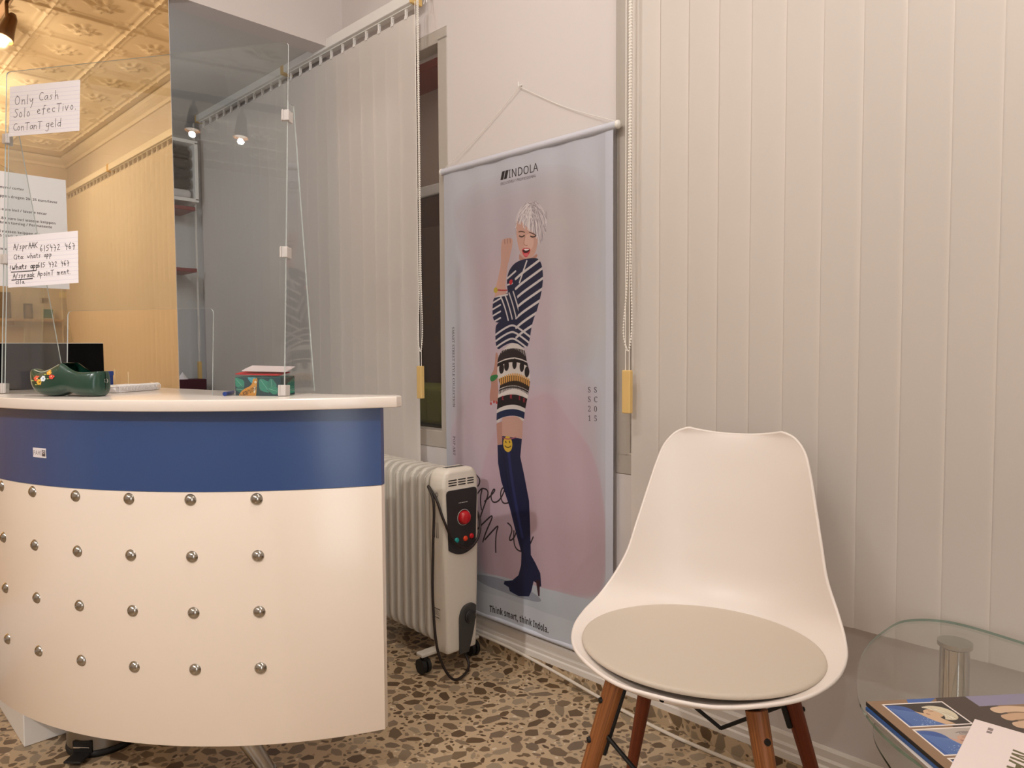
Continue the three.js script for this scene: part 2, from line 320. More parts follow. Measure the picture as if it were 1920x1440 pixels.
track(-1.7, 0.9, 0.93, [[-1.45, -1.75, 0.5, 1.6, 1], [-1.02, -1.5, 0.4, 0.5, 0.5], [-0.2, -0.1, 1.0, 0.0, 0.6], [0.6, 0.3, 1.6, 0, 0.9]], 'bronze track light with glowing spot heads over the reception desk');
track(-2.4, 0.9, 3.05, [[-1.93, -1.93, 0, 3.05, 0.6], [-1.7, -1.7, 0, 3.05, 0.6], [-0.6, -1.65, 0.55, 1.0, 9], [0.5, -0.6, 0.6, 0.2, 0.6]], 'bronze track light with glowing spot heads at the rear of the salon');
{
  const l = thing('added_back_room_lamp', 'unseen white globe lamp added behind the mirror to brighten the back room', 'lamp', [-3.35, 2.27, 1.25]);  // added source out of view, brightens the back room ceiling
  part('ceiling_rose', cyl(0.04, 0.05, 0.03, 24).translate(0, -0.015, 0), M.white, l); part('cable', rod([0, -0.03, 0], [0, -0.41, 0], 0.003), M.white, l);
  part('globe', new THREE.SphereGeometry(0.09, 32, 20).translate(0, -0.5, 0), new THREE.MeshStandardMaterial({ color: '#fff', emissive: '#eef2ff', emissiveIntensity: 3 }), l);
  const p = new THREE.PointLight(new THREE.Color().setRGB(0.95, 0.98, 1), 1.8, 0, 2); p.position.set(0, -0.5, 0); p.castShadow = true; p.shadow.radius = 4; l.add(p);
}

// ---------------------------------------------------------------- mirror and what hangs on it
{
  const m = single('wall_mirror', box(XM, XM + 0.006, 0.25, 2.5, 0.690, 2.4), M.bronze, 'large bronze-tinted wall mirror reflecting the ornate ceiling', 'mirror');
  const t = canvasTex(700, 990, (c, w, h) => {
    c.fillStyle = '#f3eff0'; c.fillRect(0, 0, w, h); c.fillStyle = '#3b3436'; c.font = 'bold 30px sans-serif';
    const L = ['Prijslijst', '', 'Knippen 18 euro/ corter', '', 'Wassen knippen drogen 20- 25 euro/lavar', 'y cortar', '', 'Fohnen +25 euro incl / lavar e secar', '', 'Permanent 80 euro incl wassen knippen', 'drogen , fohnen toeslag / Permanente', '', 'Verven incl wassen knippen drogen 60', 'euro(25 +35 ) incl , fohnen toeslag extra', '80 euro', '', 'Verven / Tinte rest 35 euro+ wassen +', 'drogen'];
    L.forEach((s, i) => c.fillText(s, 30, 70 + i * 38));
  });
  const g = new THREE.PlaneGeometry(0.24, 0.34); g.rotateY(Math.PI / 2);
  const slab = box(XM + 0.0065, XM + 0.0075, 1.225, 1.565, 1.017, 1.257);
  planarUV(slab, (x, y, z) => (1.257 - z) / 0.24, (x, y) => (y - 1.225) / 0.34);
  single('price_list', slab, std('#ffffff', 0.85, 0, { map: t }), 'white printed price list sheet stuck on the bronze mirror', 'paper');
}

// ---------------------------------------------------------------- reception desk
const CX = -2.278, CZ = 0.298, RD = 1.019, deg = Math.PI / 180;
const arc = (R, a) => [CX + R * Math.cos(a * deg), CZ + R * Math.sin(a * deg)];
{
  const desk = thing('reception_desk', 'curved cream reception desk with blue band and domed metal studs', 'desk');
  const plan = (R, a0, a1, inset, r) => {
    const p = []; for (let i = 0; i <= 48; i++) p.push(arc(R, a0 + (a1 - a0) * i / 48));
    for (const [x, z] of [[-2.42, 0.95], [-2.05, 0.893], [-1.8, 0.845], [-1.6, 0.785], [-1.45, 0.735]]) p.push([x, z + inset]);
    const e = arc(R, a0); p.push([e[0] - 0.045, e[1] - r * 0.5 + inset * 0.3], [e[0] - 0.022, e[1] - r * 0.42], [e[0] - 0.008, e[1] - r * 0.28]); return p;
  };
  part('panel', prism(plan(RD, 24.3, 100, 0.03, 0.05), 0.15, 0.722, 0.004), M.cream, desk, 'cream laminate front panel');
  part('band', prism(plan(RD + 0.0005, 24.3, 100, 0.03, 0.05), 0.722, 0.9, 0), M.blue, desk, 'blue laminate band under the worktop');
  part('worktop', prism(plan(RD + 0.038, 22.7, 101, 0, 0.07), 0.9, 0.925, 0.004), M.counter, desk, 'glossy cream worktop');
  const studGeo = new THREE.SphereGeometry(0.0165, 24, 10, 0, Math.PI * 2, 0, Math.PI * 0.36).translate(0, -0.0072, 0).scale(0.93, 0.9, 0.93).rotateX(Math.PI / 2);
  for (let c = 0; c < 8; c++) for (const y of [0.704, 0.578, 0.453, 0.326]) {
    const a = 39.5 + c * 8.05, [x, z] = arc(RD - 0.0005, a), s = part('stud', studGeo, M.stud, desk);
    s.position.set(x, y, z); s.rotation.y = Math.PI / 2 - a * deg;
  }
  for (const [a, b] of [[[-1.68, 0.152, 0.935], [-1.635, 0, 0.865]], [[-2.02, 0.152, 0.94], [-2.04, 0, 0.93]]]) part('leg', merge([rod(a, b, 0.027, 0.018, 24), rod([b[0], 0.006, b[2]], [b[0], 0, b[2]], 0.02, 0.02)]), M.brushed, desk, 'tapered metal leg');
  part('plinth', rbox(0.3, 0.15, 0.3, 0.003, -2.335, 0.0755, 1.11), M.white, desk, 'white block under the desk');
  const tagTex = canvasTex(256, 128, (c, w, h) => {
    c.fillStyle = '#e9e3e6'; c.fillRect(0, 0, w, h); c.fillStyle = '#6e6468'; c.font = '84px sans-serif'; c.fillText('PAHI', 2, 96, 170);
    c.fillStyle = '#4a4246'; c.fillRect(178, 24, 66, 84); c.fillStyle = '#cfc6ca'; c.beginPath(); c.arc(212, 52, 22, 0, 7); c.fill(); c.fillStyle = '#5a5054'; c.beginPath(); c.arc(216, 56, 12, 0, 7); c.fill();
  });
  const [tx, tz] = arc(RD + 0.0012, 69.8), tg = part('sticker', new THREE.BoxGeometry(0.046, 0.022, 0.0012), std('#ffffff', 0.5, 0, { map: tagTex }), desk, 'small white sticker lettered PAHI');
  tg.position.set(tx, 0.797, tz); tg.rotation.y = (90 - 69.8) * deg;
}

// ---------------------------------------------------------------- plexiglass screen on the worktop
const PR = V(-1.505, 0.925, 0.868), PD = V(-0.84735, 0, 0.53104), PB = V(-0.53104, 0, -0.84735), PU = V(0, 0.8, 0).addScaledVector(PB, 0.05).normalize();
const plexAt = (s, t, off = 0) => PR.clone().addScaledVector(PD, s).addScaledVector(PU, t).addScaledVector(PB, -off);
const plexBasis = (o, s, t, off) => {                       // local x runs to the viewer's right, y up the sheet, z towards the viewer
  const X = PD.clone().negate(), Y = PU.clone(), Zv = X.clone().cross(Y); o.setRotationFromMatrix(new THREE.Matrix4().makeBasis(X, Y, Zv)); o.position.copy(plexAt(s, t)).addScaledVector(Zv, off); return o;
};
{
  const o = thing('plexiglass_screen', 'clear acrylic counter screen with rounded serving gap and corner clips', 'screen');
  const s = new THREE.Shape(), W = 0.778, H = 0.806, r = 0.02;
  s.moveTo(-W, 0); s.lineTo(-0.585, 0); s.lineTo(-0.585, 0.19); s.quadraticCurveTo(-0.585, 0.202, -0.572, 0.202); s.lineTo(-0.198, 0.202); s.quadraticCurveTo(-0.184, 0.202, -0.184, 0.188); s.lineTo(-0.184, 0); s.lineTo(0, 0);
  s.lineTo(0, H - 0.012); s.quadraticCurveTo(0, H, -0.012, H); s.lineTo(-W + 0.012, H); s.quadraticCurveTo(-W, H, -W, H - 0.012); s.closePath();
  const front = part('front_sheet', new THREE.ExtrudeGeometry(s, { depth: 0.003, bevelEnabled: false, curveSegments: 6 }), [M.plexi, M.plexiEdge], o);
  plexBasis(front, 0, 0.001, -0.0015);
  for (const [s0, w] of [[0.004, 0.145], [0.774, 0.19]]) {
    const q = new THREE.Shape([[0.004, 0], [w, 0], [0.03, 0.66], [0.004, 0.66]].map(([x, y]) => new THREE.Vector2(x, y)));
    const side = part('side_sheet', new THREE.ExtrudeGeometry(q, { depth: 0.003, bevelEnabled: false }), [M.plexi, M.plexiEdge], o);
    const Y = PU.clone(), X = PB.clone().addScaledVector(Y, -PB.dot(Y)).normalize(), Zv = X.clone().cross(Y); side.setRotationFromMatrix(new THREE.Matrix4().makeBasis(X, Y, Zv)); side.position.copy(plexAt(s0, 0.012));
  }
  for (const [a, t] of [[0, 0.0135], [0, 0.327], [0, 0.638], [0.778, 0.0135], [0.778, 0.336], [0.778, 0.638]]) {
    const c = part('clip', merge([rbox(0.028, 0.036, 0.009, 0.002, a ? 0.006 : -0.006, 0, 0.004), rbox(0.009, 0.036, 0.028, 0.002, 0, 0, -0.014), rbox(0.004, 0.036, 0.014, 0.001, a ? 0.013 : -0.013, 0, 0.006)]), M.clip, o, 'translucent plastic corner clip');
    plexBasis(c, a, t, 0); c.scale.setScalar(0.68);
  }
}
function note(s0, t0, w, h, tilt, tex, label) {
  const g = new THREE.BoxGeometry(w, h, 0.0008), o = single('index_card', g, std('#ffffff', 0.85, 0, { map: tex }), label, 'note');
  plexBasis(o, s0, t0, 0.0025); o.rotateZ(tilt);
}
note(0.661, 0.705, 0.207, 0.125, 0.0, ruledCard((c) => {
  c.lineWidth = 5; write(c, 'Only', 60, 190, 92, 1.6); write(c, 'Cash', 345, 170, 88, 2.2); write(c, 'Solo', 50, 318, 92, 1.4); write(c, 'efecTivo.', 325, 300, 84, 1.9, 0.04, 0.03); write(c, 'ConTanT', 46, 448, 78, 0.7); write(c, 'geld', 430, 444, 84, 1.2);
}), 'white ruled card reading Only Cash, taped high on the acrylic screen');
note(0.659, 0.331, 0.207, 0.127, 0.035, ruledCard((c) => {
  c.lineWidth = 6; write(c, 'A/sprAAK', 70, 130, 58, 0.9); write(c, '615472 467', 380, 170, 66, 1.5); write(c, 'Cita: whats app', 70, 228, 50, 1.2);
  c.lineWidth = 8; write(c, '!', 24, 330, 50); write(c, 'Whats app', 50, 328, 56, 0.8); c.lineWidth = 6; write(c, ':615 472 467', 330, 326, 56, 1.1); write(c, 'A/spraak', 60, 412, 52, 1); write(c, 'ApoinT ment.', 350, 410, 54, 1.1); write(c, 'ciTa.', 90, 470, 44, 1.2);
  c.lineWidth = 9; c.beginPath(); c.moveTo(40, 350); c.lineTo(330, 352); c.stroke(); c.beginPath(); c.moveTo(45, 428); c.lineTo(290, 428); c.stroke();
}), 'white ruled card with a whatsapp phone number below the cash card on the screen');

// ---------------------------------------------------------------- things on the worktop
const TOP = 0.9252;
{
  // wooden clog: sections along its length, sole on the worktop
  const o = thing('wooden_clog', 'small dark green painted wooden clog with flowers on the toe', 'clog', [-1.914, TOP, 1.193]);
  o.rotation.y = Math.atan2(0.53104, 0.84735) * -1 + Math.PI;     // local +x points to the toe
  o.rotation.y = Math.PI + Math.atan2(0.53104, 0.84735);
  const sec = [ // x, half width, bottom, top
    [0.0985, 0.0006, 0.053, 0.062], [0.095, 0.013, 0.040, 0.064], [0.085, 0.023, 0.018, 0.061], [0.070, 0.031, 0.006, 0.056], [0.050, 0.036, 0.001, 0.058], [0.030, 0.037, 0.000, 0.066], [0.012, 0.036, 0.002, 0.075], [0.000, 0.034, 0.006, 0.078],
    [-0.012, 0.032, 0.008, 0.072], [-0.025, 0.031, 0.006, 0.064], [-0.045, 0.032, 0.001, 0.057], [-0.070, 0.032, 0.000, 0.056], [-0.085, 0.028, 0.000, 0.057], [-0.094, 0.019, 0.003, 0.058], [-0.0985, 0.0006, 0.014, 0.058]];
  const curveAt = (k) => new THREE.CatmullRomCurve3(sec.map((s) => V(s[0], s[k], 0)));
  const cw = curveAt(1), cb = curveAt(2), ct = curveAt(3), NU = 60, NV = 36, pos = [], idx = [];
  const add = (inner) => {
    const base = pos.length / 3;
    for (let i = 0; i <= NU; i++) {
      const t = i / NU, a = cw.getPoint(t), x = a.x * (inner ? 0.94 : 1), w = Math.max(0.001, a.y - (inner ? 0.004 : 0)), b = cb.getPoint(t).y + (inner ? 0.005 : 0), h = ct.getPoint(t).y;
      for (let j = 0; j <= NV; j++) {
        const f = j / NV * Math.PI * 2, cs = Math.cos(f), sn = Math.sin(f), sq = (v) => Math.sign(v) * Math.abs(v) ** 0.75;
        let y = (b + h) / 2 + (h - b) / 2 * sq(sn); const z = w * sq(cs);
        if (x < -0.002 && sn > 0) y = (b + h) / 2 + (h - b) / 2 * Math.min(1, sn * 1.5);
        pos.push(x, y, z);
      }
    }
    for (let i = 0; i < NU; i++) for (let j = 0; j < NV; j++) {
      const mid = (i + 0.5) / NU, f = (j + 0.5) / NV * Math.PI * 2, x = cw.getPoint(mid).x;
      if (x < -0.004 && x > -0.092 && Math.sin(f) > 0.78) continue;             // the mouth of the shoe
      const a = base + i * (NV + 1) + j, b = a + NV + 1; inner ? idx.push(a, a + 1, b, b, a + 1, b + 1) : idx.push(a, b, a + 1, b, b + 1, a + 1);
    }
  };
  add(false); add(true);
  const g = new THREE.BufferGeometry(); g.setAttribute('position', new THREE.Float32BufferAttribute(pos, 3)); g.setIndex(idx); g.computeVertexNormals();
  planarUV(g, (x) => x, (x, y) => y);
  part('body', g, std('#123a2c', 0.3, 0, { clearcoat: 0.5, clearcoatRoughness: 0.15, side: THREE.DoubleSide }), o);
  part('edge_line', tube([[0.097, 0.062, -0.004], [0.085, 0.0605, -0.010], [0.06, 0.056, -0.016], [0.035, 0.063, -0.016], [0.014, 0.0735, -0.014]], 0.0011, 40, 6), std('#c9cbb8', 0.5), o, 'pale painted line');
  const onSide = (x, y) => { let best = 0; const t0 = (() => { let lo = 0, hi = 1; for (let k = 0; k < 30; k++) { const m = (lo + hi) / 2; cw.getPoint(m).x > x ? lo = m : hi = m; } return lo; })(); const w = cw.getPoint(t0).y, b = cb.getPoint(t0).y, h = ct.getPoint(t0).y, s = Math.min(0.98, Math.abs((y - (b + h) / 2) / ((h - b) / 2))), sn = s ** (1 / 0.75), cs = Math.sqrt(1 - sn * sn) ** 0.75; best = w * cs; return best; };
  for (const [x, y, col, mid] of [[0.056, 0.042, '#d8552e', '#f3c9a0'], [0.036, 0.042, '#dfe5ea', '#9fb6cf'], [0.021, 0.056, '#e0a32e', '#f4dc8a'], [0.013, 0.047, '#cf3f2c', '#f0b090'], [0.047, 0.034, '#e2b23a', '#c77a2a']]) {
    const pet = []; for (let k = 0; k < 6; k++) { const a = k / 6 * 6.283; pet.push(new THREE.SphereGeometry(0.0029, 8, 6).scale(1, 1, 0.35).translate(Math.cos(a) * 0.0044, Math.sin(a) * 0.0044, 0)); }
    const f = part('flower', merge(pet), std(col, 0.5), o), z = onSide(x, y); f.position.set(x, y, -z - 0.0002); f.rotation.x = 0.5 * (y - 0.03) / 0.02; f.rotation.y = x > 0.05 ? 0.45 : 0.1;
    const fp = f.position; const ce = part('flower_centre', new THREE.SphereGeometry(0.0017, 8, 6).scale(1, 1, 0.5), std(mid, 0.5), f); ce.position.set(0, 0, -0.0006);
    for (const [dx, dy] of [[0.0085, -0.006], [-0.0085, 0.006]]) { const lf = part('leaf', new THREE.SphereGeometry(0.002, 8, 6).scale(1.5, 0.6, 0.3), std('#9fae5a', 0.5), f); lf.position.set(dx, dy, 0.0004); }
  }
  const ring = part('ring', new THREE.TorusGeometry(0.0045, 0.0007, 8, 24), M.chrome, o, 'small metal ring on the heel'); ring.position.set(-0.102, 0.036, -0.002);
}
{
  // spiral notebook lying behind the clog
  const b = V(-1.945, TOP, 1.078), a = V(-2.028, TOP, 0.948), d = b.clone().sub(a), L = d.length(); d.normalize();
  const o = thing('spiral_notebook', 'white spiral-bound notebook lying on the worktop behind the clog', 'notebook', [a.x, TOP, a.z]);
  o.rotation.y = Math.atan2(-d.z, d.x);           // local +x along the binding
  part('cover', rbox(L, 0.0012, 0.098, 0.0005, L / 2, 0.0146, 0.059), std('#e6e2dc', 0.6), o); part('pages', rbox(L - 0.004, 0.012, 0.094, 0.0005, L / 2, 0.0078, 0.059), M.paper, o); part('back_cover', rbox(L, 0.0012, 0.098, 0.0005, L / 2, 0.0008, 0.059), std('#d8d3cc', 0.6), o);
  const rings = []; for (let i = 0; i < 30; i++) rings.push(new THREE.TorusGeometry(0.0088, 0.0009, 6, 16).rotateY(Math.PI / 2).translate(0.004 + i * (L - 0.008) / 29, 0.0097, 0.009));
  part('spiral', merge(rings), std('#e9e4e2', 0.35), o, 'white wire binding');
}
{
  const bx = thing('card_box', 'small blue box standing behind the heel of the clog', 'box', [-2.15, TOP, 1.045], 0.6);
  part('box_body', rbox(0.022, 0.04, 0.02, 0.002, 0, 0.02, 0), std('#16357c', 0.5), bx); part('lid', rbox(0.024, 0.012, 0.022, 0.002, 0, 0.044, 0), std('#1c3f8e', 0.45), bx);
  for (const [x, z, h] of [[-2.189, 1.014, 0.054], [-2.171, 0.985, 0.046]]) { const s = single('wooden_stick', rod([x, TOP, z], [x - 0.002, TOP + h, z], 0.0022, 0.0018, 8), std('#d9b989', 0.7), h > 0.048 ? 'taller thin wooden stick next to the blue box' : 'shorter thin wooden stick beyond the spiral notebook', 'stick', 'sticks beside the notebook'); }
  const bk = thing('black_box', 'low matte black case with a painted highlight on its top edge at the mirror end of the worktop', 'case', [-2.375, TOP, 1.122], 0);
  part('shell', rbox(0.1, 0.126, 0.30, 0.002, 0, 0.0632, 0.03), std('#060505', 0.9, 0, { specularIntensity: 0.25 }), bk); part('rim', rbox(0.101, 0.002, 0.301, 0.0008, 0, 0.1272, 0.03), std('#cfc4b8', 0.5), bk);  // pale strip stands in for the highlight along the top edge
}
{
  // leopard box with envelopes
  const c0 = PR.clone().addScaledVector(PD, 0.016).addScaledVector(PB, 0.012);
  const o = thing('card_box', 'small teal box with leopard and leaf print holding red and white envelopes', 'box', [c0.x, TOP, c0.z], Math.atan2(-PD.z, PD.x));
  const print = canvasTex(768, 320, (c, w, h) => {
    c.fillStyle = '#1c3f49'; c.fillRect(0, 0, w, h);
    const leaf = (x, y, s, a, col) => { c.save(); c.translate(x, y); c.rotate(a); c.strokeStyle = col; c.lineCap = 'round'; c.lineWidth = s * 0.13; for (let k = -5; k <= 5; k++) { const t = (k + 5) / 10; c.beginPath(); c.moveTo(t * s, 0); c.quadraticCurveTo(t * s + s * 0.12, -s * 0.25, t * s + s * 0.3, -s * 0.48 * Math.sin(Math.PI * (0.15 + 0.8 * t))); c.stroke(); c.beginPath(); c.moveTo(t * s, 0); c.quadraticCurveTo(t * s + s * 0.12, s * 0.25, t * s + s * 0.3, s * 0.48 * Math.sin(Math.PI * (0.15 + 0.8 * t))); c.stroke(); } c.strokeStyle = '#bfe0cf'; c.lineWidth = 3; c.beginPath(); c.moveTo(0, 0); c.lineTo(s * 1.25, 0); c.stroke(); c.restore(); };
    leaf(20, 20, 150, 0.9, '#2f8a72'); leaf(230, 10, 110, 0.4, '#3f98a8'); leaf(430, 40, 190, 1.0, '#2f8a76'); leaf(600, 30, 150, 1.5, '#2c7c6c'); leaf(30, 210, 110, 0.1, '#256a60'); leaf(560, 200, 130, 0.3, '#2f8a72');
    c.fillStyle = '#d8933a'; c.beginPath(); c.moveTo(70, 320); c.quadraticCurveTo(110, 220, 230, 170); c.quadraticCurveTo(300, 130, 300, 60); c.lineTo(320, 10); c.lineTo(345, 30); c.lineTo(372, 8); c.lineTo(378, 60); c.quadraticCurveTo(370, 110, 365, 160); c.quadraticCurveTo(360, 260, 350, 320); c.fill();
    c.fillStyle = '#ecdcc0'; c.beginPath(); c.ellipse(346, 84, 18, 22, 0, 0, 7); c.fill(); c.beginPath(); c.ellipse(330, 210, 16, 70, 0.1, 0, 7); c.fill();
    c.fillStyle = '#4a2a14'; for (let i = 0; i < 230; i++) { const t = rnd(), x = 100 + t * 250 + rr(-10, 10), y = 310 - t * 150 + rr(-20, 60) * 1; if (x < 365 && y < 318 && y > 150 - (x - 230) * 0.3 && !(x < 170 && y < 250)) { c.beginPath(); c.ellipse(x, y, rr(3, 6), rr(3, 5), rr(0, 3), 0, 7); c.fill(); } }
    for (const [x, y] of [[330, 60], [362, 60], [346, 90], [318, 100], [370, 95], [335, 40], [358, 42]]) { c.beginPath(); c.arc(x, y, 4.5, 0, 7); c.fill(); }
  });
  const body = new THREE.BoxGeometry(0.116, 0.042, 0.062).translate(0.058, 0.021, 0.031);
  planarUV(body, (x, y, z) => 0.98 - x / 0.116 * 0.96 - z * 3, (x, y) => y / 0.042);
  const tb = part('box_body', body, std('#ffffff', 0.45, 0, { map: print }), o);
  o.rotation.y = Math.atan2(-PD.z, PD.x);
  part('rim', box(0, 0.116, 0.042, 0.0435, 0, 0.062), std('#2c6a66', 0.5), o);
  const env = (x, y, z, w, d, col, rx, rz, turn, nm, lb) => { const e = thing(nm, lb, 'envelope', [0, 0, 0]); const m = part('sheet', rbox(w, 0.0015, d, 0.0006), std(col, 0.7), e); const m2 = part('flap', rbox(w * 0.98, 0.0008, d * 0.5, 0.0003, 0, 0.0012, -d * 0.24), std(col, 0.65), e); const p = V(x, y, z).applyAxisAngle(V(0, 1, 0), o.rotation.y).add(o.position); e.position.copy(p); e.rotation.set(rx, o.rotation.y + turn, rz, 'YXZ'); };
  env(0.064, 0.0505, 0.032, 0.108, 0.058, '#c8202c', -0.10, 0.03, 0.04, 'envelope', 'red envelope lying in the leopard print box');
  env(0.054, 0.0605, 0.042, 0.104, 0.066, '#ecd9da', -0.16, 0.03, 0.2, 'envelope', 'pale pink envelope on top of the red one');
  const pen = thing('ballpoint_pen', 'blue ballpoint pen lying beside the leopard print box', 'pen', [c0.x + PD.x * 0.12, TOP, c0.z + PD.z * 0.12]);
  pen.rotation.y = 0.2; part('barrel', rod([-0.012, 0.0045, 0.01], [-0.045, 0.0045, -0.03], 0.0042), std('#1c3f8e', 0.4), pen); part('cap', rod([-0.001, 0.0048, 0.024], [-0.012, 0.0048, 0.01], 0.0046), std('#16357c', 0.4), pen);
}

// ---------------------------------------------------------------- vertical blinds
function slatGeo(w, h, bend) {                            // one strip of fabric; in the left blinds its right-hand edge curls back
  const n = bend ? 14 : 6, g = new THREE.PlaneGeometry(w, h, n, 1).translate(0, h / 2, 0), p = g.attributes.position;
  for (let i = 0; i < p.count; i++) { const u = p.getX(i) / w; p.setZ(i, bend ? -22 * (Math.max(0, u - 0.33) * w) ** 2 : 0.0022 * (1 - 4 * u * u)); }
  g.computeVertexNormals(); return g;
}
function beads(path, r) { const g = [], c = new THREE.CatmullRomCurve3(path.map((p) => V(...p))), n = Math.round(c.getLength() / (r * 3)); for (let i = 0; i <= n; i++) { const p = c.getPointAt(i / n); g.push(new THREE.IcosahedronGeometry(r, 1).translate(p.x, p.y, p.z)); } g.push(new THREE.TubeGeometry(c, 60, r * 0.35, 5)); return merge(g); }
function blind(label, x0, x1, n, first, curled, yb, chainX, turn, zc) {
  const o = thing('vertical_blind', label, 'blind'), yt = 2.228, pitch = 0.0826;
  part('headrail', merge([rbox(x1 - x0, 0.04, 0.045, 0.003, (x0 + x1) / 2, yt + 0.032, zc), box(x0 + 0.01, x1 - 0.01, yt + 0.008, yt + 0.016, zc - 0.008, zc + 0.008)]), M.rail, o);
  for (const x of [x0, x1]) part('end_cap', rbox(0.012, 0.05, 0.05, 0.003, x, yt + 0.032, zc), M.amber, o, 'amber plastic end cap');
  const g = slatGeo(0.089, yt - 0.02 - yb, curled), hook = merge([rbox(0.004, 0.03, 0.012, 0.001, 0, 0.01, 0), rbox(0.014, 0.004, 0.006, 0.001, 0, 0.018, 0), rbox(0.013, 0.012, 0.004, 0.001, 0, -0.008, 0.003)]);
  for (let i = 0; i < n; i++) {
    const s = part('slat', g, M.slat, o); s.position.set(first + i * pitch, yb, zc); s.rotation.y = turn + rr(-0.01, 0.01);
    const k = part('hook', hook, M.rail, o); k.position.set(first + i * pitch, yt - 0.012, zc);
  }
  const yw = 0.968, r = 0.0026, zq = zc + 0.03;
  part('chain', beads([[chainX + 0.004, yt, zq], [chainX + 0.004, 1.6, zq], [chainX - 0.002, 1.2, zq], [chainX - 0.012, 1.06, zq], [chainX + 0.002, 1.02, zq], [chainX + 0.012, 1.06, zq], [chainX + 0.010, 1.3, zq], [chainX + 0.012, yt, zq]], r), M.bead, o, 'white beaded chain');
  part('cord', merge([rod([chainX - 0.006, yt, zq], [chainX - 0.006, yw, zq], 0.0012), rod([chainX + 0.008, yt, zq], [chainX + 0.006, yw, zq], 0.0012)]), M.bead, o);
  part('cord_weight', rbox(0.026, 0.115, 0.016, 0.003, chainX, yw - 0.055, zq), M.amber, o, 'amber plastic cord weight');
}
blind('grey-beige vertical blind beside the poster with its amber cord weight', -2.955, -2.045, 11, -2.926, true, 0.42, -2.006, 0.012, 0.055);
blind('grey-beige vertical blind in the back room seen through the acrylic screen', -3.9, -2.97, 11, -3.85, true, 0.42, -3.915, 0.012, 0.055);
blind('cream vertical blind behind the white chair', -1.14, 0.17, 16, -1.087, false, 0.42, -1.122, -0.04, 0.055);
blind('cream vertical blind hanging beyond the glass table', 0.19, 1.36, 14, 0.235, false, 0.42, 1.375, -0.04, 0.055);
single('wire_hook', merge([tube([[-2.0, 2.262, 0.0], [-2.0, 2.266, 0.05], [-1.985, 2.262, 0.06], [-1.98, 2.22, 0.058]], 0.0018, 24, 6), tube([[-1.995, 2.266, 0.053], [-1.995, 2.235, 0.056], [-2.0, 2.222, 0.056]], 0.0015, 16, 6)]), M.rail, 'small bent white wire hook at the end of the blind rail', 'hook');

